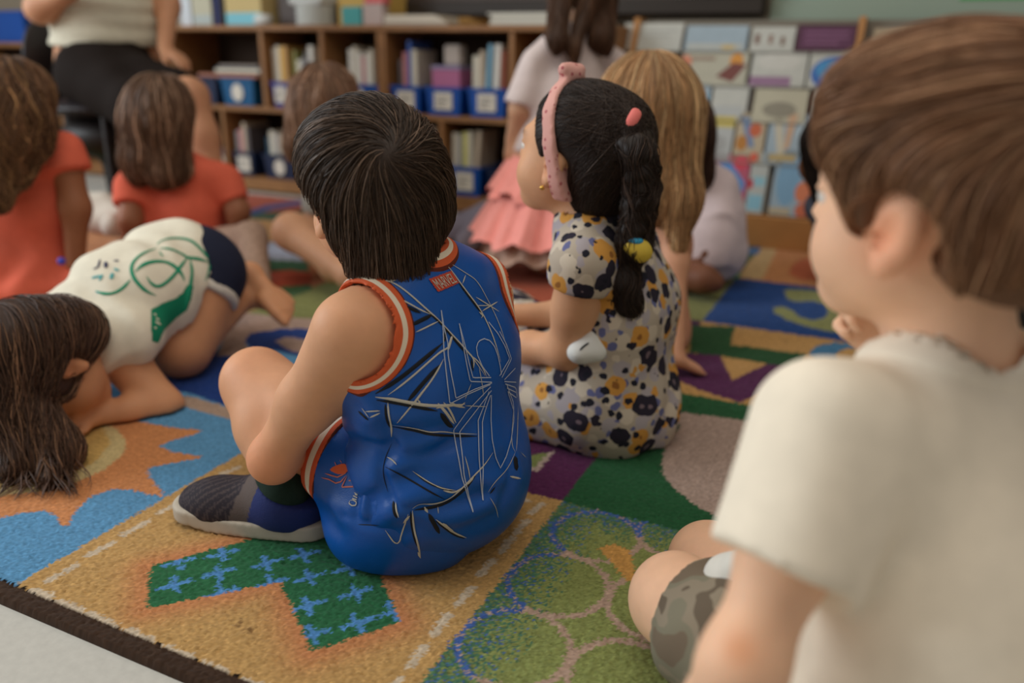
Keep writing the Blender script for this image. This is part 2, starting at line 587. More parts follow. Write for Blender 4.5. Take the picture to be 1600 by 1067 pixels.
# sun in the sky-blue square
px([(-90, 812), (0, 809), (37, 801), (72, 798), (86, 804), (95, 821), (108, 821), (112, 807), (124, 792), (144, 775), (172, 765), (201, 765), (227, 771), (254, 776),
    (253, 769), (239, 752), (230, 736), (239, 729), (287, 720), (313, 716), (312, 712), (273, 707), (246, 697), (273, 687), (313, 676), (312, 672), (267, 668), (200, 655), (60, 630), (-120, 640)], ora)
px([(-80, 776), (0, 775), (72, 766), (115, 755), (161, 735), (190, 712), (198, 689), (180, 668), (120, 650), (-60, 650)], (206, 182, 122))
px([(-80, 764), (0, 763), (66, 756), (109, 743), (155, 717), (172, 690), (160, 668), (110, 655), (-60, 655)], (208, 166, 84))
# navy and tan swirl behind the resting child
px([(200, 600), (250, 575), (300, 565), (340, 550), (372, 553), (480, 590), (430, 650), (372, 640), (290, 612), (240, 606)], (24, 62, 136))
px([(340, 556), (352, 505), (385, 488), (430, 495), (520, 500), (520, 522), (445, 514), (392, 521), (382, 532), (390, 546), (372, 556)], (176, 146, 130))
px([(382, 532), (392, 521), (445, 513), (540, 515), (540, 575), (469, 557), (430, 547), (395, 548)], (24, 62, 136))
px([(430, 533), (445, 526), (475, 530), (520, 545), (500, 560), (450, 546)], (176, 146, 130))
px([(240, 612), (276, 617), (300, 620), (372, 641), (480, 668), (470, 684), (368, 657), (290, 636), (240, 622)], (178, 150, 130))
# far left bands
z = lambda pts: zpx(pts, 0.1874, 370, 280)
px(z([(-700, 120), (560, 130), (560, 260), (-700, 330)]), (192, 82, 46))
px(z([(60, 275), (250, 215), (540, 175), (540, 212), (300, 252), (130, 305)]), (70, 86, 150))
px(z([(300, 345), (400, 318), (540, 285), (540, 345)]), (78, 92, 150))
px(z([(-80, 310), (300, 345), (560, 350), (560, 520), (400, 515), (100, 560), (-80, 500)]), (204, 150, 84))
px(z([(120, 600), (250, 525), (400, 505), (560, 500), (560, 690), (300, 675), (140, 640)]), (172, 180, 202))
px(z([(120, 640), (300, 670), (600, 690), (600, 770), (230, 770), (110, 690)]), (58, 104, 74))
px(z([(60, 690), (220, 680), (250, 770), (430, 755), (620, 780), (620, 880), (200, 915), (60, 900)]), (186, 72, 38))
px(z([(60, 920), (620, 875), (620, 930), (400, 1000), (280, 1030), (60, 1010)]), (62, 100, 58))
px(z([(240, 1060), (600, 930), (900, 940), (900, 1080), (700, 1130), (300, 1150)]), (132, 136, 70))
px([(120, 338), (190, 338), (190, 356), (120, 356)], (130, 132, 74))
px([(100, 356), (190, 356), (190, 400), (100, 400)], (206, 132, 74))
# red-orange patch between the jersey and the flowered dress
px([(640, 395), (700, 385), (760, 375), (900, 380), (900, 470), (690, 470)], (188, 108, 54))
px([(740, 425), (800, 398), (900, 392), (900, 480), (760, 480)], (184, 82, 44))
# purple square with pale green corner
px([(800, 728), (823, 714), (868, 705), (840, 737), (815, 733)], (182, 160, 148))
px([(800, 724), (820, 712), (858, 707), (835, 730), (815, 727)], (122, 134, 70))
# dark green square with the tan shape
px([(1057, 647), (1064, 644), (1120, 651), (1184, 660), (1330, 680), (1330, 850), (1200, 840), (1125, 809), (1092, 793), (1052, 762), (1037, 743), (1033, 723), (1041, 692), (1064, 665), (1057, 660)], (176, 150, 136))
# yellow, purple and green square
z = lambda pts: zpx(pts, 0.2156, 1060, 370)
px(z([(95, 640), (410, 650), (375, 780), (920, 850), (895, 960), (640, 920), (300, 862), (80, 840)]), (36, 84, 46))
px([(1066, 551), (1125, 555), (1144, 594), (1200, 568), (1252, 576), (1215, 602), (1155, 629), (1095, 610), (1050, 590)], (92, 40, 84))
px(z([(945, 850), (1000, 790), (1130, 765), (1300, 780), (1420, 812), (1500, 900), (1150, 960), (1080, 937), (1000, 915)]), (64, 128, 172))
px(z([(1140, 860), (1180, 815), (1300, 800), (1420, 815), (1500, 860), (1300, 960), (1160, 915)]), (200, 152, 80))
px(z([(850, 1000), (930, 952), (1080, 960), (960, 1010)]), (200, 84, 44))
# blue square with the olive letter
px(z([(770, 395), (790, 383), (830, 380), (1140, 400), (1400, 480), (1450, 560), (1400, 640), (1300, 685), (1150, 692), (960, 660), (780, 600), (690, 545), (690, 515), (750, 503), (820, 530), (880, 580),
      (980, 605), (1060, 590), (1085, 545), (1060, 490), (980, 465), (860, 470), (800, 460), (775, 420)]), (140, 142, 80))
px(z([(430, 295), (590, 80), (720, 80), (610, 310)]), (204, 168, 112))
px(z([(800, 270), (830, 200), (910, 155), (1000, 170), (1100, 230), (1110, 330), (880, 310)]), (200, 100, 58))
px([(1120, 434), (1128, 424), (1160, 427), (1152, 436)], (66, 134, 92))
px([(1130, 394), (1150, 388), (1190, 386), (1184, 398)], (66, 108, 160))
CHEV = floor_poly([(234, 884.5), (400, 840), (560, 832), (587, 880), (626, 972), (486, 1018), (438, 909), (230, 950)])
PLUS = [(274, 913), (341, 895), (416, 880), (280, 878), (348, 865), (475, 867), (545, 887), (484, 902), (556, 926), (482, 946), (558, 974), (488, 992), (614, 955), (345, 926), (424, 911)]
z2 = lambda a: zpx(a, 0.2875, 0, 660); z3 = lambda a: zpx(a, 0.2876, 640, 760)
DASH = [z2([(1210, 280), (1290, 245)]), z2([(1050, 380), (1140, 330)]), z2([(870, 490), (990, 425)]), z2([(670, 610), (800, 540)]), z2([(475, 725), (610, 655)]), z2([(265, 855), (415, 775)]),
        [(52, 921), (80, 933)], [(92, 940), (125, 953)], [(137, 959), (177, 976)], [(197, 984), (235, 1001)], [(257, 1011), (297, 1028)], [(317, 1036), (357, 1053)], [(377, 1061), (415, 1077)],
        [(830, 802), (847, 787)], [(805, 833), (824, 813)], [(782, 862), (800, 840)], [(749, 899), (771, 875)], [(716, 943), (738, 918)], [(677, 991), (700, 961)], [(641, 1039), (663, 1010)], [(603, 1090), (625, 1061)],
        [(806, 779), (824, 782)]]
RING = [(872, 912, 78), (803, 1010, 88), (1030, 948, 80), (977, 1063, 90), (932, 836, 68), (1060, 838, 62), (1120, 1000, 80)]
def seg_dist(X, Y, a, b):
    ab = b - a; t = np.clip(((X - a[0]) * ab[0] + (Y - a[1]) * ab[1]) / (ab.dot(ab) + 1e-12), 0, 1)
    return np.hypot(X - a[0] - t * ab[0], Y - a[1] - t * ab[1])
def poly_dist(X, Y, poly):
    return np.min([seg_dist(X, Y, poly[i - 1], poly[i]) for i in range(len(poly))], axis=0)

def make_rug():
    x0, x1, y0, y1 = -3.026, 0.706, YR[0] - 0.024, 2.94
    xs = [x0]
    while xs[-1] < x1:
        xs.append(xs[-1] + (0.0026 if -1.3 < xs[-1] < 0.1 else 0.008))
    ys = [y0]
    while ys[-1] < y1:
        ys.append(ys[-1] + (0.0024 if ys[-1] < 1.15 else 0.0055 if ys[-1] < 1.8 else 0.009))
    xs = np.array(xs); ys = np.array(ys)
    X, Y = np.meshgrid(xs, ys, indexing='ij')
    r = np.random.default_rng(5)
    JX = X + r.normal(0, 0.0016, X.shape); JY = Y + r.normal(0, 0.0016, X.shape)
    C = np.zeros(X.shape + (3,), np.float32)
    for poly, col in RUG:
        poly = np.array(poly, float)
        a, b = poly.min(0) - 0.01, poly.max(0) + 0.01
        i0, i1 = np.searchsorted(xs, [a[0], b[0]]); j0, j1 = np.searchsorted(ys, [a[1], b[1]])
        if i1 <= i0 or j1 <= j0: continue
        mk = in_poly(JX[i0:i1, j0:j1], JY[i0:i1, j0:j1], poly)
        C[i0:i1, j0:j1][mk] = lin(*col)
    # near squares: finer marks
    i0, i1 = np.searchsorted(xs, [XC[4], XC[6]]); j0, j1 = np.searchsorted(ys, [y0, 1.0])
    sx, sy = JX[i0:i1, j0:j1], JY[i0:i1, j0:j1]; cc = C[i0:i1, j0:j1]
    rnd = r.random(sx.shape)
    inC = (sx < XC[5]) & (sy < YR[1])
    d = poly_dist(sx, sy, CHEV); ins = in_poly(sx, sy, CHEV)
    w = np.exp(-(d / 0.028) ** 2) * 0.9
    o_l, y_l = np.array(lin(204, 128, 74)), np.array(lin(*yel))
    mk = inC & ~ins
    cc[mk] = (cc * (1 - w[..., None]) + o_l * w[..., None])[mk]
    cc[ins & inC] = lin(*grn)
    e1 = FL(300, 906) - FL(274, 913); e1 = e1[:2] / np.linalg.norm(e1[:2]); e2 = np.array([-e1[1], e1[0]])
    for a, b in PLUS:
        p = FL(a, b)[:2]; u = (sx - p[0]) * e1[0] + (sy - p[1]) * e1[1]; v = (sx - p[0]) * e2[0] + (sy - p[1]) * e2[1]
        m_ = (((abs(u) < 0.021) & (abs(v) < 0.0034)) | ((abs(v) < 0.019) & (abs(u) < 0.0034))) & ins
        cc[m_] = lin(74, 142, 206)
    for a, b in DASH:
        m_ = (seg_dist(sx, sy, FL(*a)[:2], FL(*b)[:2]) < 0.0052) & inC
        cc[m_] = lin(206, 186, 158)
    for a, b, rr in ((372, 975, 9), (388, 985, 8)):
        p = FL(a, b)[:2]; m_ = (np.hypot(sx - p[0], sy - p[1]) < 0.007) & (rnd < 0.5); cc[m_] = lin(150, 112, 62)
    inG = (sx > XC[5]) & (sy < YR[1])
    ed = np.minimum(sx - XC[5], (YR[1] - sy) * 1.2)
    g = inG & (rnd > np.clip(ed / 0.085, 0, 1) ** 1.3)
    pick = r.random(sx.shape)
    cc[g & (pick < 0.55)] = lin(66, 112, 92); cc[g & (pick >= 0.55) & (pick < 0.85)] = lin(88, 128, 80); cc[g & (pick >= 0.85)] = lin(70, 104, 170)
    m_ = inG & (r.random(sx.shape) < 0.12); cc[m_] = lin(118, 128, 62)
    for a, b, rr in RING:
        p = FL(a, b)[:2]; R_ = np.linalg.norm(FL(a + rr, b)[:2] - p)
        q = np.hypot(sx - p[0], sy - p[1]); m_ = inG & (abs(q - R_) < 0.0044)
        blue = m_ & (ed < 0.05)
        cc[m_] = lin(182, 152, 132); cc[blue & (pick < 0.8)] = lin(62, 98, 170)
    bee = floor_poly(zpx([(768, 405), (790, 394), (830, 390), (880, 410), (890, 450), (905, 535), (860, 512), (810, 450)], 0.4375, 600, 680))
    cc[inG & in_poly(sx, sy, bee)] = lin(206, 150, 66)
    C[i0:i1, j0:j1] = cc
    lum = C @ np.array([.25, .6, .15]); C = (C * .88 + lum[..., None] * .12) * .88
    # bound edge
    C[:, ys < YR[0]] = lin(62, 46, 36)
    C *= np.exp(r.normal(0, 0.13, X.shape))[..., None]
    Z = 0.0 + r.normal(0, 0.0008, X.shape)
    w1 = wob(3, 260); Z += 0.0004 * w1(X, Y, 0 * X)
    Z[:, ys < YR[0]] += -0.002
    Z[:, 0] = -0.0118
    V = np.stack([X, Y, Z], -1).reshape(-1, 3)
    nx, ny = X.shape
    I = np.arange(nx * ny).reshape(nx, ny)
    F = np.stack([I[:-1, :-1], I[1:, :-1], I[1:, 1:], I[:-1, 1:]], -1).reshape(-1, 4)
    m = mat('rug_pile', (255, 255, 255), 0.95, attr=True, sheen=0.15, spec=0.05)
    o = mesh_obj('rug', V, F, m, None, True, cols=C.reshape(-1, 3))
    tag(o, 'large colourful classroom rug with patterned squares on the vinyl floor', 'rug')
make_rug()
# ------------------------------------------------------------------ low bookcases along the wall
m_wood = mat('birch_wood', (146, 102, 62), 0.5, noise=0.14, nscale=14, spec=0.3)
m_wood_d = mat('birch_wood_inside', (112, 72, 42), 0.6, noise=0.14, nscale=14)
m_back = mat('hardboard_back', (54, 38, 26), 0.8)
BF, BB = 3.05, 3.36           # front and back planes
def wood_panel(bm, lo, hi): bm_box(bm, lo, hi, 0.002)
def bookcase(x0, x1, ztop, label, verts_top, verts_low, zmid, group='low bookcases along the wall'):
    t = thing('bookcase', label, 'bookcase', ((x0 + x1) / 2, (BF + BB) / 2, 0), group)
    T = 0.022
    box_obj('top_board', (x0, BF - 0.006, ztop - T), (x1, BB, ztop), m_wood, t, 0.003)
    for x in (x0, x1 - T):
        box_obj('side_panel', (x, BF, 0.0), (x + T, BB, ztop - T), m_wood, t, 0.002)
    box_obj('shelf', (x0 + T, BF, zmid - T), (x1 - T, BB - 0.012, zmid), m_wood, t, 0.002)
    box_obj('bottom_board', (x0 + T, BF + 0.004, 0.045), (x1 - T, BB - 0.012, 0.06), m_wood, t, 0.002)
    box_obj('plinth', (x0 + T, BF + 0.006, 0.0), (x1 - T, BF + 0.024, 0.045), m_wood, t, 0.001)
    box_obj('back_panel', (x0 + T, BB - 0.011, 0.045), (x1 - T, BB - 0.004, ztop - T), m_back, t)
    for x in verts_top:
        box_obj('divider', (x - T / 2, BF, zmid), (x + T / 2, BB - 0.012, ztop - T), m_wood, t, 0.002)
    for x in verts_low:
        box_obj('divider', (x - T / 2, BF, 0.06), (x + T / 2, BB - 0.012, zmid - T), m_wood, t, 0.002)
    return t
ZM = 0.394
bookcase(-3.24, -2.025, 0.752, 'light wood bookcase behind the seated adult with wooden-topped bins', [-2.675, -2.336], [-2.95, -2.45], ZM)
bookcase(-2.022, -0.985, 0.750, 'light wood bookcase with three bright blue bins in its upper row', [-1.41], [-1.735], ZM)
bookcase(-4.95, -3.27, 0.668, 'lower wooden bookcase in the far corner left of the adult', [-4.1], [-4.1], 0.36)

# ------------------------------------------------------------------ bins of books
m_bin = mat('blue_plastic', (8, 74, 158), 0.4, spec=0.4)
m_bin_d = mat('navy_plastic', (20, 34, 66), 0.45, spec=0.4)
m_bin_t = mat('teal_plastic', (6, 82, 128), 0.4, spec=0.4)
m_bin_p = mat('violet_plastic', (58, 62, 140), 0.4, spec=0.4)
m_label = mat('paper_label', (214, 206, 192), 0.8, noise=0.08, nscale=70)
m_ink = mat('printed_ink', (128, 122, 116), 0.8)
def bin_box(cx, z, w, h, dep, m, label, lab='square', y=None, group='book bins on the shelves'):
    y = BF + 0.02 if y is None else y
    t = thing('book_bin', label, 'bin', (cx, y + dep / 2, z), group)
    bm = bmesh.new()
    tw = 0.006; fl = 0.012
    # flared walls built as one tray
    lo = [(-w / 2 + fl, 0.0), (w / 2 - fl, 0.0)]
    def ring(s, zz, inset):
        hw = w / 2 - fl * (1 - zz / h) - inset
        return [bm.verts.new((cx - hw, y + fl * (1 - zz / h) * 0.6 + inset, z + zz)), bm.verts.new((cx + hw, y + fl * (1 - zz / h) * 0.6 + inset, z + zz)),
                bm.verts.new((cx + hw, y + dep - fl * (1 - zz / h) * 0.6 - inset, z + zz)), bm.verts.new((cx - hw, y + dep - fl * (1 - zz / h) * 0.6 - inset, z + zz))]
    r = [ring(0, 0.0005, 0), ring(0, h - 0.014, 0), ring(0, h - 0.012, -0.005), ring(0, h, -0.005), ring(0, h, tw), ring(0, 0.008, tw)]
    bm.faces.new(r[0][::-1])
    for a, b in zip(r[:-1], r[1:]):
        for i in range(4):
            bm.faces.new((a[i], a[(i + 1) % 4], b[(i + 1) % 4], b[i]))
    bm.faces.new(r[-1])
    bm_obj('tray', bm, m, t)
    if lab:
        bm = bmesh.new()
        lw, lh = min(w * 0.62, 0.085), h * 0.62
        yy = y - 0.0015
        if lab == 'round':
            c = bmesh.ops.create_circle(bm, cap_ends=True, segments=24, radius=1.0)
            for v in c['verts']:
                v.co = Vector((cx + v.co.x * lh * 0.44, yy, z + h * 0.48 + v.co.y * lh * 0.52))
            ex = bmesh.ops.extrude_face_region(bm, geom=bm.faces[:])
            for e in ex['geom']:
                if isinstance(e, bmesh.types.BMVert): e.co.y += 0.008
        else:
            bm_box(bm, (cx - lw / 2, yy, z + h * 0.2), (cx + lw / 2, yy + 0.009, z + h * 0.2 + lh), 0.0)
            for k in range(3):
                bm_box(bm, (cx - lw * 0.34, yy - 0.0006, z + h * (0.34 + 0.13 * k)), (cx + lw * (0.1 + 0.1 * k), yy, z + h * (0.34 + 0.13 * k) + 0.006), 0.0, 1)
        bm_obj('label_card', bm, m_label, t, mats=[m_label, m_ink])
    return t
m_page = mat('book_pages', (214, 204, 184), 0.85, noise=0.06, nscale=200)
BOOKC = {}
def book_mat(rgb):
    if rgb not in BOOKC: BOOKC[rgb] = mat('book_cover_%d' % len(BOOKC), rgb, 0.55, noise=0.06, nscale=40)
    return BOOKC[rgb]
def book(x, z, th, h, dep, rgb, label, group, lean=0.0, y=None):
    y = BF + 0.045 if y is None else y
    t = thing('book', label, 'book', (x, y + dep / 2, z), group)
    rot = Matrix.Rotation(lean, 3, 'Y'); piv = (x, y, z)
    bm = bmesh.new()
    c = 0.0014
    bm_box(bm, (x - th / 2, y, z), (x - th / 2 + c, y + dep, z + h), 0, 0, rot, piv)
    bm_box(bm, (x + th / 2 - c, y, z), (x + th / 2, y + dep, z + h), 0, 0, rot, piv)
    bm_box(bm, (x - th / 2, y - 0.001, z), (x + th / 2, y + c, z + h), 0, 0, rot, piv)
    bm_obj('cover', bm, book_mat(rgb), t)
    bm = bmesh.new()
    bm_box(bm, (x - th / 2 + c, y + c, z + 0.003), (x + th / 2 - c, y + dep - 0.004, z + h - 0.003), 0, 0, rot, piv)
    bm_obj('pages', bm, m_page, t)
    return t
NAMES = {(206, 198, 180): 'cream', (220, 216, 206): 'white', (196, 150, 90): 'tan', (206, 160, 70): 'mustard', (128, 124, 66): 'olive', (60, 90, 160): 'blue', (140, 186, 210): 'pale blue',
         (186, 120, 120): 'rose', (150, 148, 148): 'grey', (44, 110, 124): 'teal', (150, 84, 60): 'rust', (36, 70, 90): 'dark teal', (190, 172, 150): 'beige', (92, 84, 84): 'dark grey', (202, 196, 120): 'yellow', (120, 70, 110): 'plum'}
CR_, WH, TA, MU, OL, BL, PB, RO, GR, TE, RU, DT, BE, DG, YE, PL = NAMES.keys()
def book_row(x0, z, specs, where, group, gap=0.0015, **kw):
    x = x0; seen = {}
    for i, (th, h, rgb, lean) in enumerate(specs):
        nm = NAMES[rgb]; seen[nm] = seen.get(nm, 0) + 1
        o_ = ['', 'second ', 'third ', 'fourth ', 'fifth '][seen[nm] - 1]
        pos = '' if seen[nm] == 1 and sum(1 for s in specs if NAMES[s[2]] == nm) == 1 else (o_ or 'first ')
        book(x + th / 2, z, th, h, 0.17, rgb, (pos + nm + ' book from the left standing ' if pos else nm + ' book standing upright ') + where, group, lean, **kw)
        x += th + gap + abs(math.sin(lean)) * h
Z1, Z2 = ZM + 0.001, 0.061
# upper row
bin_box(-2.86, Z1, 0.20, 0.125, 0.24, m_bin_t, 'teal bin with round cream label under a pink board', 'round')
bin_box(-3.09, Z1, 0.20, 0.125, 0.24, m_bin_d, 'dark navy bin on the upper shelf beside the teal bin', None)
t = thing('game_board', 'pinkish wooden board lying across the teal and navy bins', 'board', (-2.93, BF + 0.13, Z1 + 0.126))
box_obj('board', (-3.10, BF + 0.02, Z1 + 0.1262), (-2.73, BF + 0.25, Z1 + 0.143), mat('pink_board', (168, 112, 92), 0.6), t, 0.003)
t = thing('folder', 'grey-blue folder lying on top of the pinkish board', 'folder', (-2.86, BF + 0.13, Z1 + 0.144))
box_obj('cover', (-3.0, BF + 0.03, Z1 + 0.1442), (-2.71, BF + 0.22, Z1 + 0.172), mat('slate_card', (52, 74, 88), 0.6), t, 0.004)
box_obj('pages', (-2.99, BF + 0.026, Z1 + 0.150), (-2.72, BF + 0.03, Z1 + 0.166), m_page, t)
t = thing('paper_stack', 'thin stack of pale papers on top of the grey-blue folder', 'papers', (-2.86, BF + 0.13, Z1 + 0.173))
box_obj('sheets', (-2.98, BF + 0.04, Z1 + 0.1722), (-2.74, BF + 0.21, Z1 + 0.186), mat('grey_paper', (140, 128, 120), 0.8), t, 0.002)
bin_box(-2.60, Z1, 0.10, 0.115, 0.24, m_bin_p, 'violet-blue bin with white label below tan books')
bin_box(-2.45, Z1, 0.17, 0.115, 0.24, m_bin_d, 'dark bin behind the seated child, olive books in it', None)
book_row(-2.655, Z1 + 0.012, [(0.022, 0.25, BE, 0), (0.02, 0.26, CR_, 0), (0.018, 0.255, MU, 0.0), (0.022, 0.26, TA, 0)], 'in the violet-blue bin', 'books in the violet-blue bin')
book_row(-2.535, Z1 + 0.012, [(0.02, 0.24, OL, 0), (0.024, 0.2, CR_, 0), (0.02, 0.21, GR, 0), (0.02, 0.24, DG, 0), (0.024, 0.262, WH, 0.0)], 'in the dark bin beside the tan books', 'books in the dark upper bin')
bin_box(-2.18, Z1, 0.24, 0.115, 0.24, m_bin, 'blue bin holding a row of white books')
book_row(-2.225, Z1 + 0.012, [(0.024, 0.25, WH, 0), (0.018, 0.262, CR_, 0), (0.022, 0.24, WH, 0), (0.018, 0.22, RO, 0), (0.02, 0.235, WH, 0), (0.02, 0.25, CR_, 0)], 'in the blue bin of white books', 'books in the bin of white books')
bin_box(-1.92, Z1, 0.145, 0.115, 0.24, m_bin, 'bright blue bin with square label, leftmost of three together')
bin_box(-1.735, Z1, 0.17, 0.115, 0.24, m_bin, 'blue bin with a low wide label under a pink box')
bin_box(-1.53, Z1, 0.175, 0.115, 0.24, m_bin, 'bright blue bin with tall label and a pale blue book')
book_row(-1.965, Z1 + 0.012, [(0.02, 0.21, DG, 0), (0.022, 0.24, RO, 0), (0.018, 0.285, BL, 0), (0.026, 0.25, CR_, 0)], 'in the leftmost of the three blue bins', 'books in the left blue bin')
t = thing('pencil_box', 'pink and violet box standing in the middle blue bin', 'box', (-1.735, BF + 0.12, Z1 + 0.03))
m_pink = mat('pink_card', (176, 104, 140), 0.6)
box_obj('carton', (-1.805, BF + 0.05, Z1 + 0.01), (-1.67, BF + 0.2, Z1 + 0.185), m_pink, t, 0.004)
box_obj('lid', (-1.808, BF + 0.047, Z1 + 0.185), (-1.667, BF + 0.203, Z1 + 0.2), mat('lilac_card', (150, 140, 170), 0.6), t, 0.003)
t = thing('tissue_pack', 'cream pack standing on the lid of the pink box', 'pack', (-1.72, BF + 0.12, Z1 + 0.2))
box_obj('pack', (-1.765, BF + 0.08, Z1 + 0.2005), (-1.685, BF + 0.15, Z1 + 0.285), mat('cream_pack', (190, 178, 168), 0.8), t, 0.012)
book_row(-1.605, Z1 + 0.012, [(0.03, 0.23, CR_, 0.0), (0.02, 0.25, BE, 0.0), (0.014, 0.275, PB, 0.07), (0.026, 0.275, WH, 0.05), (0.02, 0.25, RU, 0.0)], 'in the bin with the tall label', 'books in the tall-label bin')
# lower row
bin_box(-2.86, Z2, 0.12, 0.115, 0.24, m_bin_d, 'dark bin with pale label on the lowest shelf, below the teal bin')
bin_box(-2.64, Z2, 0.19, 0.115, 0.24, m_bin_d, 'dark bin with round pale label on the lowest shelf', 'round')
book_row(-2.92, Z2 + 0.012, [(0.02, 0.2, GR, 0), (0.022, 0.21, RO, 0), (0.02, 0.24, BE, 0), (0.02, 0.22, DG, 0)], 'in the dark bin below the teal bin', 'books in the lowest left bin')
book_row(-2.73, Z2 + 0.012, [(0.02, 0.18, DT, 0), (0.03, 0.21, CR_, 0.0), (0.02, 0.2, GR, 0), (0.02, 0.2, BE, 0), (0.02, 0.19, DG, 0)], 'in the dark bin with the round label', 'books in the round-label bin')
bin_box(-1.636, Z2, 0.155, 0.125, 0.24, m_bin, 'blue bin with square label on the lowest shelf under cream books')
book_row(-1.705, Z2 + 0.012, [(0.028, 0.25, CR_, 0), (0.018, 0.245, GR, 0), (0.026, 0.255, YE, 0), (0.02, 0.26, CR_, 0.0), (0.02, 0.265, BE, 0.08)], 'in the lowest blue bin', 'books in the lowest blue bin')
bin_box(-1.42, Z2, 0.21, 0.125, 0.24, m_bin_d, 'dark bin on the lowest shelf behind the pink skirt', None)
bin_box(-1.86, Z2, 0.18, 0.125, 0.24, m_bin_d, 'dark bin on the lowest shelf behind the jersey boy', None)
book_row(-1.86, Z2 + 0.012, [(0.022, 0.22, CR_, 0), (0.024, 0.24, RO, 0), (0.02, 0.27, BE, 0)], 'in the bin behind the jersey boy', 'books in the hidden lower bin')
for x, nm in ((-3.14, 'left'), (-3.02, 'right')):
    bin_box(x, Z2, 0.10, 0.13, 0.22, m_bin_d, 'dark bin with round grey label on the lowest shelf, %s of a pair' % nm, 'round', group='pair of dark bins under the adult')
# far-left bookcase contents
bin_box(-4.45, 0.669, 0.30, 0.16, 0.24, m_bin, 'large blue bin standing on the lower corner bookcase', None)
for k, x in enumerate((-3.9, -3.68, -3.46)):
    bin_box(x, 0.361, 0.18, 0.12, 0.24, m_bin_d, ['dark bin nearest the corner', 'dark bin in the middle', 'dark bin nearest the adult'][k] + ' on the corner bookcase shelf', 'round', group='bins in the corner bookcase')
t = thing('flower_craft', 'cream paper flower craft standing on the right shelf', 'craft', (-1.30, BF + 0.1, Z1))
bm = bmesh.new()
for k in range(7):
    a = k * 2 * math.pi / 7; c = Vector((-1.30 + 0.035 * math.cos(a), BF + 0.09, Z1 + 0.20 + 0.042 * math.sin(a)))
    s = bmesh.ops.create_uvsphere(bm, u_segments=10, v_segments=6, radius=0.024)
    for v in s['verts']: v.co = Vector((v.co.x, v.co.y * 0.35, v.co.z)) + c
bm_obj('petals', bm, mat('cream_tissue', (196, 186, 164), 0.9), t, True)
box_obj('stick', (-1.305, BF + 0.085, Z1), (-1.295, BF + 0.095, Z1 + 0.2), mat('craft_stick', (150, 90, 62), 0.7), t)
t = thing('ruler', 'reddish wooden ruler leaning in the right shelf compartment', 'ruler', (-1.28, BF + 0.05, Z1))
box_obj('stick', (-1.285, BF + 0.03, Z1 + 0.002), (-1.265, BF + 0.036, Z1 + 0.16), mat('red_wood', (140, 74, 54), 0.6), t, 0, Matrix.Rotation(0.75, 3, 'Y'), (-1.275, BF + 0.03, Z1 + 0.06))

# ------------------------------------------------------------------ things on top of the bookcases
ZT = 0.753
def upright(x0, x1, h, dep, rgb, nm, label, cat, y=None, z=ZT, inlay=None):
    y = BF + 0.05 if y is None else y
    t = thing(nm, label, cat, ((x0 + x1) / 2, y + dep / 2, z))
    box_obj('body', (x0, y, z), (x1, y + dep, z + h), mat('card_%d_%d_%d' % rgb, rgb, 0.6), t, 0.003)
    if inlay:
        box_obj('panel', (x0 + 0.003, y - 0.002, z + 0.004), (x1 - 0.003, y + 0.001, z + h * inlay[0]), mat('card_%d_%d_%d' % inlay[1], inlay[1], 0.6), t)
    return t
upright(-3.20, -3.13, 0.16, 0.02, (206, 210, 214), 'folder', 'white folder standing at the left end of the bookcase top', 'folder')
upright(-3.12, -3.0, 0.14, 0.03, (190, 184, 160), 'workbook', 'cream workbook standing on the bookcase top beside the white folder', 'book', inlay=(0.35, (176, 184, 180)))
upright(-2.985, -2.955, 0.17, 0.16, (34, 42, 92), 'binder', 'navy blue binder spine standing on the bookcase top', 'binder')
upright(-2.95, -2.925, 0.17, 0.16, (44, 36, 34), 'binder', 'black binder spine beside the navy binder', 'binder')
upright(-2.915, -2.70, 0.2, 0.15, (196, 172, 116), 'storage_box', 'yellow box with a light blue band on the bookcase top', 'box', inlay=(0.28, (124, 190, 204)))
upright(-2.66, -2.53, 0.15, 0.12, (84, 74, 70), 'speaker_box', 'dark grey box between the yellow boxes on the bookcase', 'box', y=BF + 0.12)
t = thing('tape_roll', 'small white roll lying on the bookcase top beside the blue-banded box', 'roll', (-2.655, BF + 0.04, ZT + 0.02))
bm = bmesh.new(); bmesh.ops.create_cone(bm, cap_ends=True, segments=20, radius1=0.024, radius2=0.024, depth=0.07, matrix=Matrix.Translation((-2.675, BF + 0.03, ZT + 0.024)) @ Matrix.Rotation(math.pi / 2, 4, 'Y'))
bm_obj('roll', bm, mat('white_paper', (206, 206, 200), 0.8), t, True)
t = thing('paper_plates', 'stack of white paper plates on the bookcase top', 'plates', (-2.43, BF + 0.11, ZT))
bm = bmesh.new()
for k in range(9):
    bmesh.ops.create_cone(bm, cap_ends=True, segments=28, radius1=0.078 if k % 2 else 0.085, radius2=0.09, depth=0.009, matrix=Matrix.Translation((-2.43, BF + 0.1, ZT + 0.005 + 0.0092 * k)))
bm_obj('plates', bm, mat('white_paper', (206, 206, 200), 0.8), t, True)
t = thing('tray', 'white plastic tray on top of the paper plates', 'tray', (-2.43, BF + 0.1, ZT + 0.085))
box_obj('body', (-2.53, BF + 0.03, ZT + 0.085), (-2.345, BF + 0.18, ZT + 0.118), mat('white_plastic', (200, 200, 196), 0.4), t, 0.012)
upright(-2.31, -2.05, 0.17, 0.16, (200, 164, 88), 'storage_box', 'yellow box with teal patch at the middle of the bookcase top', 'box', y=BF + 0.1)
upright(-2.24, -2.14, 0.075, 0.05, (78, 160, 160), 'sticky_note_block', 'teal block of notes in front of the yellow box', 'notes', y=BF + 0.03)
upright(-2.13, -2.03, 0.085, 0.05, (186, 168, 162), 'tissue_box', 'pale pinkish box beside the teal block of notes', 'box', y=BF + 0.03)
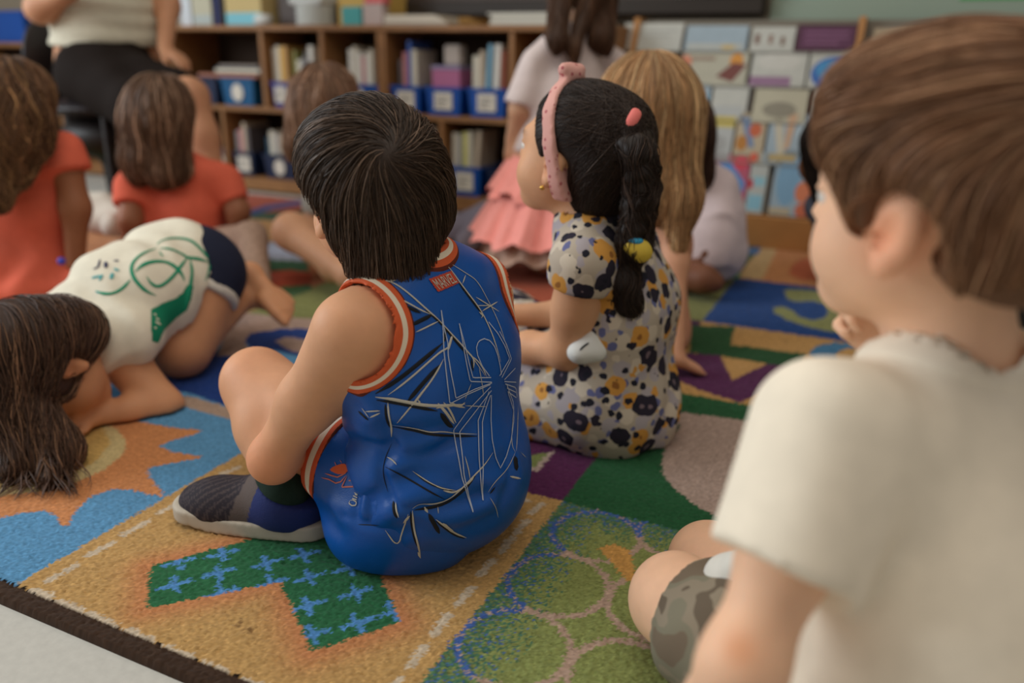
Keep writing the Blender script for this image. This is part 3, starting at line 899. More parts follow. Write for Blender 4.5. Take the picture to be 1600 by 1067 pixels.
upright(-2.12, -2.02, 0.05, 0.05, (214, 110, 110), 'card_box', 'small coral box resting on the pale pinkish box', 'box', y=BF + 0.03, z=ZT + 0.0855)
def papers(x0, x1, h, label, seed, rgb=(196, 190, 178), nm='paper_stack'):
    t = thing(nm, label, 'papers', ((x0 + x1) / 2, BF + 0.1, ZT))
    r = random.Random(seed); bm = bmesh.new(); n = max(2, int(h / 0.006))
    for k in range(n):
        j = r.uniform(-0.012, 0.012)
        bm_box(bm, (x0 + j, BF + 0.01 + abs(j), ZT + k * h / n), (x1 + j - k * 0.012, BF + 0.24, ZT + (k + 0.96) * h / n))
    bm_obj('sheets', bm, mat('paper_%d' % seed, rgb, 0.85), t)
papers(-2.01, -1.70, 0.04, 'sloping stack of white papers on the bookcase above the three bins', 3, (206, 196, 180))
papers(-1.65, -1.55, 0.03, 'mustard folders on the bookcase top between the paper stacks', 4, (150, 112, 60), 'folder_stack')
papers(-1.52, -1.05, 0.045, 'long stack of white papers at the right end of the bookcase', 5, (202, 198, 186))
# ------------------------------------------------------------------ board on the wall with its rail
m_rail = mat('dark_rail', (52, 44, 38), 0.5)
t = thing('chalkboard', 'dark chalkboard above the bookcases with a wide ledge', 'chalkboard', (-1.9, WALLY - 0.02, 1.3))
box_obj('slate', (-3.1, WALLY - 0.02, 0.90), (-0.50, WALLY - 0.001, 1.9), mat('slate', (66, 58, 54), 0.7, noise=0.08, nscale=6), t)
box_obj('ledge', (-3.1, WALLY - 0.1, 0.80), (-0.50, WALLY - 0.001, 0.86), m_rail, t, 0.006)
box_obj('lower_trim', (-3.1, WALLY - 0.03, 0.86), (-0.50, WALLY - 0.001, 0.90), mat('brown_rail', (86, 72, 66), 0.5), t, 0.004)
t = thing('bulletin_board', 'bulletin board with teal scalloped border above the book display', 'board', (0.9, WALLY - 0.02, 1.4))
box_obj('panel', (-0.46, WALLY - 0.02, 0.80), (2.4, WALLY - 0.001, 2.0), mat('cork_paper', (196, 176, 140), 0.85), t)
box_obj('frame', (-0.48, WALLY - 0.032, 0.775), (2.4, WALLY - 0.001, 0.858), mat('pale_green_rail', (150, 164, 148), 0.55), t, 0.004)
bm = bmesh.new()
for k in range(100):
    x = -0.44 + k * 0.028
    c = bmesh.ops.create_circle(bm, cap_ends=True, segments=12, radius=0.016, matrix=Matrix.Translation((x, WALLY - 0.024, 0.888)) @ Matrix.Rotation(math.pi / 2, 4, 'X'))
bm_box(bm, (-0.46, WALLY - 0.026, 0.856), (2.4, WALLY - 0.021, 0.888))
bm_obj('scalloped_border', bm, mat('teal_border', (60, 168, 168), 0.7), t)
box_obj('border_strip', (0.15, WALLY - 0.034, 0.842), (2.4, WALLY - 0.02, 0.856), mat('green_border', (80, 168, 92), 0.7), t)
t = thing('paper_sheet', 'white sheet of paper hanging over the chalkboard rail', 'paper', (-0.67, WALLY - 0.11, 0.9))
box_obj('sheet', (-0.83, WALLY - 0.106, 0.862), (-0.49, WALLY - 0.102, 1.02), mat('white_paper', (206, 206, 200), 0.8), t)

# ------------------------------------------------------------------ sloping book display
t = thing('display_rack', 'sloping wooden display rack of face-out books against the wall', 'rack', (-0.3, 3.1, 0))
RX0, RX1 = -0.965, 0.9
m_oak = mat('oak_ply', (176, 124, 72), 0.5, noise=0.1, nscale=10)
box_obj('base_box', (RX0, 2.93, 0.0), (RX1, 3.33, 0.112), m_oak, t, 0.004)
DY0, DZ0, SL = 2.965, 0.112, 0.42     # display plane: y = DY0 + (z - DZ0) * SL
def dplane(x, y, off=0.0):
    r = ray(x, y)
    # CC + k r on plane  Y - SL*Z = DY0 - SL*DZ0 - off
    k = (DY0 - SL * DZ0 - off - (CC[1] - SL * CC[2])) / (r[1] - SL * r[2])
    return CC + r * k
ang = math.atan(SL)
TIER = [0.115, 0.285, 0.425, 0.545, 0.665]
for zz in TIER[1:]:
    yy = DY0 + (zz - DZ0) * SL
    box_obj('ledge', (RX0 + 0.02, yy - 0.010, zz - 0.004), (RX1 - 0.02, yy + 0.034, zz), mat('clear_grey_ledge', (150, 146, 136), 0.4), t)
bm = bmesh.new()
v = [bm.verts.new(p) for p in ((RX0, DY0 + 0.035, DZ0), (RX1, DY0 + 0.035, DZ0), (RX1, DY0 + 0.035 + 0.665 * SL, DZ0 + 0.665), (RX0, DY0 + 0.035 + 0.665 * SL, DZ0 + 0.665))]
w = [bm.verts.new(p.co + Vector((0, 0.02, 0))) for p in v]
bm.faces.new(v); bm.faces.new(w[::-1])
for i in range(4): bm.faces.new((v[i], w[i], w[(i + 1) % 4], v[(i + 1) % 4]))
bm_obj('back_board', bm, mat('grey_board', (120, 112, 100), 0.7), t)
for x in (RX0, -0.155, RX1 - 0.025):
    bm = bmesh.new()
    v = [bm.verts.new((x, yy, zz)) for yy, zz in ((2.95, 0.112), (3.33, 0.112), (3.33, 0.785), (3.225, 0.785))]
    w = [bm.verts.new(p.co + Vector((0.022, 0, 0))) for p in v]
    bm.faces.new(v[::-1]); bm.faces.new(w)
    for i in range(4): bm.faces.new((v[i], v[(i + 1) % 4], w[(i + 1) % 4], w[i]))
    bm_obj('side_panel', bm, m_oak, t)
PALE, LB, CRM = (186, 186, 178), (156, 172, 182), (178, 174, 156)
# (photo box of the cover, cover colour, marks [(relative polygon or ('e',cx,cy,rx,ry), colour)], label)
R4 = lambda a, b, c, d: [(a, b), (c, b), (c, d), (a, d)]
DISP = [
 (4, (972, 36, 1064, 100), PALE, [(R4(.1, .25, .9, .32), (170, 170, 164)), (R4(.1, .45, .8, .52), (172, 172, 166))], 'white book with faint grey lines at the top row, left end'),
 (4, (1070, 40, 1166, 96), LB, [(R4(.05, .7, .95, .95), (176, 178, 172)), (('e', .72, .85, .12, .1), (196, 172, 120))], 'pale blue book in the top row of the display'),
 (4, (1172, 42, 1240, 98), PALE, [(R4(.1, .3, .2, .7), (110, 72, 58)), (R4(.42, .32, .5, .68), (130, 92, 76)), (R4(.7, .4, .78, .75), (110, 80, 62))], 'white book with three brown figures on its cover'),
 (4, (1244, 38, 1340, 84), (70, 34, 52), [(R4(.06, .12, .94, .86), (92, 50, 80)), (R4(.15, .25, .85, .33), (128, 84, 116)), (R4(.15, .45, .85, .53), (128, 84, 116)), (R4(.15, .65, .7, .73), (128, 84, 116))], 'dark purple book with lettering lines in the top row'),
 (4, (1362, 44, 1450, 100), (168, 150, 124), [(R4(.05, .5, .95, .95), (186, 180, 160))], 'tan book right of the wooden post in the top row'),
 (3, (1062, 92, 1166, 146), CRM, [(('e', .82, .3, .1, .22), (206, 142, 64)), ([(.55, .75), (.78, .35), (.98, .4), (.8, .9)], (116, 66, 60)), (R4(.1, .2, .5, .3), (150, 128, 112)), (('e', .05, .35, .1, .2), (206, 132, 104))], 'cream picture book with orange dot and brown shape'),
 (3, (1172, 96, 1258, 142), PALE, [(R4(.0, .72, .75, .98), (146, 112, 140)), (('e', .5, .3, .4, .25), (196, 194, 186))], 'white picture book with violet strip in the second row'),
 (3, (1262, 92, 1350, 142), PALE, [(('e', .45, .6, .4, .45), (58, 104, 176)), (('e', .35, .5, .22, .25), (70, 140, 190))], 'white book with a big blue globe on its cover'),
 (2, (1070, 138, 1108, 178), LB, [(R4(.5, .3, .95, .95), (130, 180, 206)), (('e', .1, .85, .25, .25), (206, 116, 98))], 'narrow pale blue book with coral corner, third row'),
 (2, (1112, 140, 1168, 178), PALE, [(R4(.1, .6, .9, .9), (176, 178, 176))], 'plain white book in the third row beside the framed one'),
 (2, (1172, 138, 1268, 184), (52, 38, 32), [(R4(.06, .08, .94, 1.0), (182, 176, 154)), (('e', .5, .66, .28, .22), (140, 134, 118))], 'cream picture with a black frame in the display'),
 (2, (1272, 140, 1350, 184), PALE, [(R4(.1, .1, .9, .3), (150, 160, 170))], 'white book half hidden behind the brown-haired boy, third row'),
 (1, (1092, 178, 1146, 238), (176, 178, 176), [(R4(.0, .04, 1.0, .28), (196, 178, 92)), (('e', .5, .65, .35, .2), (160, 160, 158))], 'grey-white book with a yellow band across its top'),
 (1, (1150, 176, 1196, 238), (182, 166, 140), [([(.1, .1), (.4, .1), (.7, .7), (.5, .7)], (110, 134, 168)), (('e', .65, .35, .22, .14), (190, 96, 62)), (('e', .25, .62, .2, .16), (176, 118, 52)), (('e', .75, .9, .14, .1), (206, 92, 70))], 'busy orange and blue picture book in the fourth row'),
 (1, (1200, 178, 1272, 240), LB, [([(.05, 0), (.25, 0), (.45, .9), (.3, .9)], (196, 188, 168)), ([(.4, 0), (.6, 0), (.5, .7), (.4, .7)], (196, 160, 130)), (('e', .82, .4, .16, .25), (190, 206, 214)), (R4(.1, .8, .7, .95), (176, 156, 110))], 'pale blue book with streaked rays in the fourth row'),
 (1, (1276, 180, 1350, 242), PALE, [(R4(.2, .3, .8, .6), (140, 150, 160))], 'white book half hidden behind the brown-haired boy, fourth row'),
 (0, (1106, 240, 1168, 330), (178, 84, 108), [([(.05, .2), (.5, .15), (.95, .5), (.85, .85), (.3, .8)], (88, 138, 196)), (('e', .75, .15, .2, .12), (206, 66, 86)), ([(.15, .75), (.3, .7), (.45, .98), (.2, .98)], (206, 66, 78)), ([(.35, .72), (.5, .66), (.85, .9), (.75, .96)], (120, 84, 150))], 'red and blue picture book in the lowest row'),
 (0, (1170, 238, 1198, 332), (176, 180, 176), [(R4(.2, .4, .9, .55), (140, 186, 200)), (R4(.1, .7, .9, .95), (130, 180, 200)), (R4(.0, .45, .25, .6), (196, 60, 70))], 'narrow pale book in the lowest row beside the red-blue one'),
 (0, (1208, 236, 1276, 334), (150, 170, 184), [(('e', .35, .45, .28, .4), (120, 160, 190)), (('e', .72, .62, .18, .16), (206, 120, 84)), (('e', .8, .9, .2, .12), (190, 100, 70)), (('e', .98, .92, .12, .1), (30, 80, 60)), (R4(.0, .88, .5, .99), (176, 164, 140))], 'pale blue book with an orange figure in the lowest row'),
 (0, (1282, 240, 1360, 338), (190, 150, 120), [(('e', .5, .4, .3, .2), (150, 90, 70))], 'tan book in the lowest row half hidden by the boy'),
]
for k, (row, (xa, ya, xb, yb), c, marks, lab) in enumerate(DISP):
    off = 0.004
    A = dplane((xa + xb) / 2, yb, off); B = dplane((xa + xb) / 2, ya, off)
    L = dplane(xa, (ya + yb) / 2, off)[0]; Rr = dplane(xb, (ya + yb) / 2, off)[0]
    zb = TIER[row] + 0.001; zt = max(B[2], zb + 0.08, TIER[row + 1] + 0.004 if row < 4 else 0)
    tt = thing('picture_book', lab, 'book', ((L + Rr) / 2, DY0 + (zb - DZ0) * SL, zb), 'face-out books in the display rack')
    H_ = (zt - zb) / math.cos(ang); W_ = Rr - L
    o_ = np.array([L, DY0 + (zb - DZ0) * SL - off, zb]); ex = np.array([1, 0, 0.]); ez = np.array([0, math.sin(ang), math.cos(ang)]); ny = np.cross(ez, ex) * -1
    nrm = np.array([0, -math.cos(ang), math.sin(ang)])
    th = 0.011
    pts = []
    for dz in (0, -th):
        for u, w_ in ((0, 0), (1, 0), (1, 1), (0, 1)):
            pts.append(o_ + ex * W_ * u + ez * H_ * w_ + nrm * dz)
    V = list(pts); Fm = [(0, 1, 2, 3), (7, 6, 5, 4), (0, 4, 5, 1), (1, 5, 6, 2), (2, 6, 7, 3), (3, 7, 4, 0)]; fm = [0] * 6
    mats = [mat('cover_%d_%d_%d' % c, c, 0.5, noise=0.05, nscale=30)]
    for i, (poly, pc) in enumerate(marks):
        if poly[0] == 'e':
            _, cx, cy, rx, ry = poly
            poly = [(cx + rx * math.cos(a), cy + ry * math.sin(a)) for a in np.linspace(0, 2 * math.pi, 20, endpoint=False)]
        b = len(V)
        for u, w_ in poly:
            V.append(o_ + ex * W_ * min(max(u, 0), 1) + ez * H_ * (1 - min(max(w_, 0), 1)) + nrm * (0.0004 + 0.0003 * i))
        Fm.append(tuple(range(b + len(poly) - 1, b - 1, -1))); fm.append(len(mats))
        mats.append(mat('cover_%d_%d_%d' % pc, pc, 0.5, noise=0.05, nscale=30))
    mesh_obj('cover', V, Fm, None, tt, False, mats=mats, fmat=fm)
# ------------------------------------------------------------------ the adult's chair
m_blk = mat('black_plastic', (34, 28, 26), 0.5)
# ------------------------------------------------------------------ people: shared anatomy
SKIN = mat('skin', (200, 148, 112), 0.55, noise=0.05, nscale=45, attr=True, sss=0.12, bump=0.06, bscale=700, spec=0.28)
m_eye = mat('eye_white', (220, 214, 206), 0.25, spec=0.5)
m_iris = mat('iris', (44, 30, 22), 0.2, spec=0.5)
M_HAIR = {}
def hair_mat():
    if 'h' in M_HAIR: return M_HAIR['h']
    m = mat('hair', (255, 255, 255), 0.5, attr=True, spec=0.3)
    M_HAIR['h'] = m
    return m
class Head:
    def __init__(s, c, f, u, sc=1.0):
        s.c = np.array(c, float); s.f = _n(f); u = np.array(u, float)
        s.u = _n(u - s.f * u.dot(s.f)); s.l = np.cross(s.u, s.f); s.s = sc
    def W(s, x, y, z):
        return s.c + s.s * (x * s.f + y * s.l + z * s.u)
    def L(s, p):
        q = (np.asarray(p) - s.c) / s.s
        return np.stack([q @ s.f, q @ s.l, q @ s.u], -1)
    def axes(s): return [s.f, s.l, s.u]
    def E(s, x, y, z, rx, ry, rz, k=0.02, op='+', rot=0.0):
        A = s.axes()
        if rot:
            c_, s_ = math.cos(rot), math.sin(rot)
            A = [c_ * s.f + s_ * s.u, s.l, -s_ * s.f + c_ * s.u]
        return ell(s.W(x, y, z), np.array([rx, ry, rz]) * s.s, A, k * s.s, op)
    def S(s, x, y, z, r, k=0.02, op='+'): return sph(s.W(x, y, z), r * s.s, k * s.s, op)
    def Cp(s, a, b, ra, rb, k=0.02, op='+'): return cap(s.W(*a), s.W(*b), ra * s.s, rb * s.s, k * s.s, op)
    def prims(s, neck=None, rn=0.036, face=True):
        q = [s.E(-.012, 0, .028, .088, .074, .074), s.E(.026, 0, -.03, .058, .057, .068, .035)]
        for y in (1, -1):
            q += [s.Cp((.018, .034 * y, -.058), (.058, .006 * y, -.082), .020, .017, .03), s.S(.05, .033 * y, -.044, .026, .03)]
        if face:
            q += [s.Cp((.074, -.03, .014), (.074, .03, .014), .011, .011, .02), s.S(.068, 0, -.086, .015, .02)]
            for y in (1, -1):
                q += [s.S(.092, .029 * y, -.005, .012, .014, '-'), s.E(.079, .029 * y, .0005, .007, .014, .004, .005), s.E(.079, .029 * y, -.0125, .006, .013, .003, .005)]
            q += [s.Cp((.083, 0, .002), (.097, 0, -.026), .006, .0095, .012), s.S(.088, .009, -.03, .0065, .008), s.S(.088, -.009, -.03, .0065, .008),
                  s.Cp((.084, -.013, -.0525), (.084, .013, -.0525), .0045, .0045, .006), s.Cp((.0835, -.011, -.0605), (.0835, .011, -.0605), .005, .005, .006)]
        for y in (1, -1):
            q += [s.E(-.006, .0755 * y, -.016, .0185, .0085, .0285, .010, '+', 0.22), s.S(-.001, .075 * y, -.040, .008, .01),
                  s.E(.0, .0840 * y, -.013, .0115, .0075, .017, .003, '-', 0.22), s.S(.004, .078 * y, -.021, .0065, .003, '-')]
        if neck is not None:
            q += [cap(s.W(-.022, 0, -.055), neck, rn * s.s, rn * 1.08 * s.s, 0.03)]
        return q
    def eyes(s, parent):
        for y in (.029, -.029):
            bm = bmesh.new()
            bmesh.ops.create_uvsphere(bm, u_segments=20, v_segments=12, radius=0.0122 * s.s)
            d = Vector(s.f)
            for fc in bm.faces:
                fc.material_index = 1 if fc.calc_center_median().normalized().dot(d) > 0.86 else 0
            c = Vector(s.W(.0725, y, -.005))
            for v in bm.verts: v.co += c
            bm_obj('eye', bm, m_eye, parent, True, [m_eye, m_iris])
def frame(d, n):
    d = _n(d); n = np.array(n, float); n = _n(n - d * n.dot(d)); return d, n, np.cross(d, n)
def hand(w, d, n, thumb, s=1.0, curl=0.35, spread=0.10):
    """w wrist, d towards the fingers, n out of the palm, thumb +1/-1 side"""
    d, n, sd = frame(d, n); sd = sd * thumb
    q = []; offs = [0.019, 0.0065, -0.006, -0.0175]; ln = [0.044, 0.049, 0.045, 0.036]; ml = [0.056, 0.058, 0.055, 0.050]
    for i in range(4):
        k = w + s * (d * ml[i] + sd * offs[i])
        q.append(cap(w + s * (sd * offs[i] * 0.55 + d * 0.006), k, 0.0105 * s, 0.0085 * s, 0.008 * s))
        a = 0.0; p = k; fd = _n(d + sd * offs[i] / 0.019 * spread)
        c = curl * (0.85 + 0.12 * i)
        for j, fr in enumerate((0.45, 0.31, 0.24)):
            a += c * (0.8, 1.1, 0.9)[j]
            dd = fd * math.cos(a) + n * math.sin(a)
            p2 = p + dd * ln[i] * fr * s
            q.append(cap(p, p2, (0.0068 - 0.0008 * j) * s, (0.0062 - 0.0008 * j) * s, 0.003 * s)); p = p2
    b = w + s * (d * 0.014 + sd * 0.016); t1 = b + s * (d * 0.020 + sd * 0.017 + n * 0.008); t2 = t1 + s * (d * 0.019 + sd * 0.006 + n * 0.006); t3 = t2 + s * (d * 0.015 + n * 0.005)
    q += [cap(b, t1, 0.010 * s, 0.0078 * s, 0.007 * s), cap(t1, t2, 0.0076 * s, 0.0066 * s, 0.003 * s), cap(t2, t3, 0.0065 * s, 0.0056 * s, 0.003 * s)]
    return q
def foot(an, toe, up, s=1.0, toes=True):
    """bare foot: ankle position, direction to the toes, up of the instep"""
    d, n, sd = frame(toe, up)
    q = [sph(an - d * 0.018 * s - n * 0.030 * s, 0.023 * s, 0.02), cap(an, an + d * 0.05 * s - n * 0.024 * s, 0.027 * s, 0.021 * s, 0.02),
         cap(an - d * 0.01 * s - n * 0.034 * s, an + d * 0.085 * s - n * 0.04 * s, 0.018 * s, 0.015 * s, 0.015)]
    for i in range(5):
        o = (i - 2) * 0.0125 * s
        b = an + d * (0.088 - 0.003 * i * i * 0.5) * s - n * 0.042 * s + sd * o
        r = (0.011 if i == 0 else 0.0085) * s
        q += [cap(an + d * 0.05 * s - n * 0.036 * s + sd * o * 0.8, b, 0.014 * s, r, 0.01)]
        if toes: q += [cap(b, b + d * (0.024 - 0.0025 * i) * s - n * 0.002 * s, r, r * 0.85, 0.004)]
    return q
def torso(pv, ch, sp, nb, l, f, wp=0.04, wc=0.045, rp=0.085, rc=0.07, shw=0.10):
    """pelvis, chest, spine between the shoulders, neck base; l left, f forward"""
    q = []
    for s in (1, -1):
        q += [cap(pv + l * wp * s, ch + l * wc * s, rp, rc, 0.05), cap(ch + l * wc * s, sp + l * wc * 0.8 * s, rc, rc * 0.72, 0.05),
              cap(nb, sp + l * shw * s, 0.034, 0.036, 0.035)]
    return q
def limb(pts, radii, k=0.02): return chain(pts, radii, k)
def skin_cols(rgb, H=None, lips=(176, 104, 88), warm=()):
    base = np.array(lin(*rgb))
    def f(V):
        c = np.tile(base, (len(V), 1))
        if H is not None:
            q = H.L(V)
            m_ = np.exp(-((q[:, 0] - .087) / .010) ** 2 - (q[:, 1] / .014) ** 2 - ((q[:, 2] + .0565) / .0075) ** 2)
            c = c * (1 - m_[:, None]) + np.array(lin(*lips)) * m_[:, None]
            for y in (1, -1):
                e = np.exp(-((q[:, 0] - .01) / .02) ** 2 - ((q[:, 1] - .08 * y) / .012) ** 2 - ((q[:, 2] + .018) / .03) ** 2) * 0.35
                ck = np.exp(-((q[:, 0] - .065) / .022) ** 2 - ((q[:, 1] - .04 * y) / .02) ** 2 - ((q[:, 2] + .035) / .02) ** 2) * 0.3
                e = (e + ck)[:, None]
                c = c * (1 - e) + c * np.array([1.06, 0.80, 0.76]) * e
                b = np.exp(-((q[:, 0] - .08) / .012) ** 2 - ((abs(q[:, 1]) - .03) / .016) ** 4 - ((q[:, 2] - .0165) / .0035) ** 2)
            b = np.clip(b, 0, 1)[:, None] * 0.75
            c = c * (1 - b) + np.array(lin(60, 42, 32)) * b
        for p, r, t in warm:
            w = np.exp(-(np.linalg.norm(V - p, axis=1) / r) ** 2)[:, None]
            c = c * (1 - w) + c * np.array(t) * w
        return c
    return f
def col_hair(rgb, var=0.0):
    b = np.array(lin(*rgb))
    def f(V): return np.tile(b, (len(V), 1))
    return f
def hair_roots(o, n, sel=None):
    V = o_geo[o.name][0]
    if sel is not None:
        V = V[sel(V)]
    return V[RNG.integers(0, len(V), n)]

SKN = (204, 152, 116)
def cloth(name, rgb, **kw):
    a = dict(rough=.85, noise=.06, nscale=40, bump=.15, bscale=700, spec=.12); a.update(kw)
    return mat(name, rgb, **a)
def long_hair(t, H, prims, cuts, rgb, light, n, steps, step, part=(.02, 0, .1), h=.0055, curl=0.0, down=1.3, rad=(.0008, .0018), lift=(.001, .007), avoid=(), post=None, side=None, var=.3, lfrac=.2, g=None, name='hair', extra=(), stop=None):
    base = tuple(int(c * .8) for c in rgb)
    hc = solid(name, [(prims, 0, cuts)] + list(extra), h, hair_mat(), t, post=post, colf=col_hair(base), relax=3)
    bv = bvh_of(hc); pp = H.W(*part); gd = np.array(g if g is not None else (0, 0, -1.0))
    def field(p, nrm, tt):
        v = p - pp
        v = v - H.f * v.dot(H.f) * .6
        r = np.linalg.norm(v); v = v / max(r, 1e-6)
        return v * math.exp(-(r / .11) ** 2) * 1.2 + gd * down * min(1, r / .05) - H.f * .45 * math.exp(-(r / .09) ** 2)
    roots = hair_roots(hc, n, side)
    pa = grow(bv, roots, field, steps, step, lift, .12, curl, avoid=avoid, stop=stop)
    locks(name + '_locks', pa, RNG.uniform(rad[0], rad[1], len(pa)), hair_mat(), t, tone(len(pa), rgb, var, light, lfrac))
    return hc, bv
def scalp(H, infl=.012, back=.0):
    return [H.E(-.014, 0, .03, .088 + infl, .074 + infl, .074 + infl, .02), H.E(-.05, 0, -.035, .045 + infl, .058 + infl, .065 + infl, .04)]
def cap_cuts(H, x=.03, a=.85, b=-.5):
    return [plane_cut(H.W(x, 0, 0), H.f * a + H.u * b)]
def sleeve(sh, el, t, r0, r1, infl=0.0, k=.03):
    ax = _n(el - sh); c = sh + (el - sh) * t
    return ([cap(sh, c + ax * .02, r0, r1, k)], infl, [plane_cut(c, ax)])
# ------------------------------------------------------------------ the boy in the blue jersey
def pix(p):
    c = CR.T @ (np.asarray(p) - CC)
    return 800 + FPX * c[0] / -c[2], 533.5 - FPX * c[1] / -c[2]
def join_bvh(objs):
    V, F, b = [], [], 0
    for o in objs:
        v, f = o_geo[o.name]; V.append(v); F.append(f + b); b += len(v)
    return BVHTree.FromPolygons(np.concatenate(V).tolist(), np.concatenate(F).tolist())
def jersey_boy():
    t = thing('person', 'boy in shiny blue sleeveless jersey with spider outline, sitting hunched on the yellow rug square', 'person', FL(650, 845))
    f = _n((-0.98, 0.18, 0)); l = np.array([-f[1], f[0], 0]); u = UPV
    pv = P(690, 742, 1.075); ch = P(672, 560, 1.015); sp = P(662, 478, .985); nb = P(640, 430, .972)
    H = Head(P(587, 309, .955), facing(36) * math.cos(.12) + u * math.sin(.12), u, .92)
    shL = P(547, 520, .90); mdL = P(480, 628, .965); elL = P(428, 716, 1.02); wrL = P(474, 668, 1.13)
    shR = sp - l * .118 - u * .02; elR = P(755, 610, 1.20); wrR = P(610, 660, 1.24)
    hipL = pv + l * .055 + f * .03; knL = P(402, 598, 1.19); anL = P(446, 778, 1.085)
    hipR = pv - l * .055 + f * .03; knR = P(590, 630, 1.36); anR = P(500, 720, 1.27)
    T = torso(pv, ch, sp, nb, l, f, .034, .044, .078, .068, .105)
    arms = limb([shL, mdL, elL], [.044, .0315, .0295], .03) + limb([elL, elL * .6 + wrL * .4, wrL], [.0295, .029, .019], .02) + hand(wrL, P(525, 640, 1.2) - wrL, -u, 1, 1.0, .3)
    arms += limb([shR, elR], [.042, .03], .03) + limb([elR, wrR], [.03, .019]) + hand(wrR, f, -u, -1, 1.0, .3)
    thigh = limb([hipL, knL], [.075, .05], .02)
    legs = thigh + limb([knL, knL * .6 + anL * .4, anL], [.049, .044, .031], .02) + limb([hipR, knR], [.075, .05]) + limb([knR, anR], [.046, .03]) + foot(anR, _n(-RIGHT + f), u, 1.0)
    body = T + arms + legs + H.prims(nb)
    b = solid('body', [(body, 0, [floor_cut(.002)])], .0042, SKIN, t, colf=skin_cols((216, 160, 122), H, warm=[(elL, .05, (1.1, .86, .78)), (knL, .05, (1.06, .9, .84))]), relax=3)
    H.eyes(t)
    # jersey
    blue = mat('blue_satin_knit', (2, 80, 164), 0.36, noise=0.05, nscale=30, bump=0.2, bscale=900, spec=0.38)
    armL = [ell(P(551, 519, .895), (.056, .056, .056), None, .01)]
    armR = [sph(shR + u * .0, .058, .01)]
    ncut = [ell(nb + u * .018 - f * -.004, (.050, .050, .06), [f, l, u], .01)]
    low = lambda X, Y, Z: np.clip((.30 - Z) / .14, 0, 1)
    Tj = T + [ell(pv + f * -.008 + u * .015 + l * 0.008, (.094, .108, .088), [f, l, u], .05)]
    fc = P(610, 740, .99)
    wr = [wrinkle(21, 120, .0055, lambda X, Y, Z: np.exp(-((X - fc[0]) ** 2 + (Y - fc[1]) ** 2 + (Z - fc[2]) ** 2) / .085 ** 2), u + f * .55 + l * .25, .8), wrinkle(5, 40, .003, low),
          wrinkle(9, 60, .0016)]
    # cloth folds, traced on the plain shape first
    plain = solid('jersey', [(Tj, .011, [floor_cut(.004)])], .006, blue, None); pbv = bvh_of(plain); bpy.data.objects.remove(plain)
    def fold(bvh, pts, amp, w):
        q = [on_surf(bvh, *p)[0] for p in resample(smooth_poly(pts, False, 2), 14)]
        q = [np.array(p) for p in q if p is not None]
        if len(q) < 2: return lambda D, G: D
        sg = chain(q, [0.0] * len(q), 1e-4)
        def g(D, G):
            E = np.full(G.n, 9.0, np.float32)
            for p_ in sg:
                sl = G.block(p_['lo'] - 2.6 * w, p_['hi'] + 2.6 * w)
                if any(s_.stop <= s_.start for s_ in sl): continue
                E[sl] = np.minimum(E[sl], p_['f'](G.X[sl[0]], G.Y[:, sl[1]], G.Z[:, :, sl[2]]))
            return D - (amp * np.exp(-(E / w) ** 2)).astype(np.float32)
        return g
    Bz = lambda p: zpx(p, .2811, 560, 600); Cz = lambda p: zpx(p, .18744, 440, 640)
    FOLDS = [([(40, 280), (110, 300), (190, 330), (300, 330), (400, 300)], .0055, .014), ([(60, 335), (130, 362), (185, 345)], -.005, .008), ([(170, 400), (300, 402), (420, 375), (520, 340)], -.005, .011),
             ([(160, 445), (300, 440), (450, 425), (540, 385)], .0045, .012), ([(190, 340), (145, 420), (132, 500), (165, 600), (240, 690), (330, 662), (420, 690), (540, 655), (680, 620)], -.008, .0085),
             ([(190, 590), (270, 635), (400, 640), (560, 595)], .007, .018), ([(200, 730), (330, 705), (450, 765), (600, 745), (740, 660)], .006, .017), ([(430, 805), (600, 805), (740, 740)], -.004, .012),
             ([(20, 60), (60, 120), (110, 70)], .004, .010), ([(100, 60), (150, 180), (185, 330)], -.005, .007), ([(60, 200), (110, 160)], .005, .010), ([(190, 180), (330, 200), (450, 170)], .003, .014), ([(200, 250), (340, 262), (460, 240)], -.003, .009),
             ([(600, 480), (690, 560), (800, 560)], .003, .014), ([(560, 540), (660, 600), (790, 600)], -.003, .009), ([(820, 420), (850, 520), (800, 640)], -.004, .010), ([(870, 400), (890, 520)], .004, .012)]
    FOLDS = [fold(pbv, Bz(p), a, w) for p, a, w in FOLDS]
    wr = wr + FOLDS
    jer = solid('jersey', [(Tj, .011, [floor_cut(.004), minus(armL), minus(armR), minus(ncut)])], .0034, blue, t, post=wr, relax=2)
    bands = [(0.0, (206, 92, 52)), (.34, (226, 212, 190)), (.62, (206, 92, 52)), (.93, (96, 40, 30))]
    trim = ramp_mat('orange_white_binding', bands, .7)
    def ring(name, prims, w):
        c = np.array(prims[0]['lo'] + prims[0]['hi']) / 2
        def bf(V):
            x = np.linalg.norm(V - c, axis=1) - (prims[0]['hi'][0] - c[0])
            return np.clip(x / w, 0, 1)
        # a band of the shirt's own surface around the opening, a little proud of it
        return solid(name, [(Tj, .0128, [floor_cut(.004), minus(prims, -.001), inter(prims, w)])], .0028, trim, t, post=wr, bandf=bf)
    ring('armhole_binding', armL, .0145)
    ring('armhole_binding', armR, .0145)
    nc = (ncut[0]['lo'] + ncut[0]['hi']) / 2
    def nf(V):
        q = V - nc; k0 = np.sqrt((q @ f / .05) ** 2 + (q @ l / .05) ** 2 + (q @ u / .06) ** 2)
        return np.clip((k0 - 1) * .052 / .0145, 0, 1)
    solid('collar_binding', [(Tj, .0128, [minus(ncut, -.001), inter(ncut, .0145)])], .0028, trim, t, post=wr, bandf=nf)
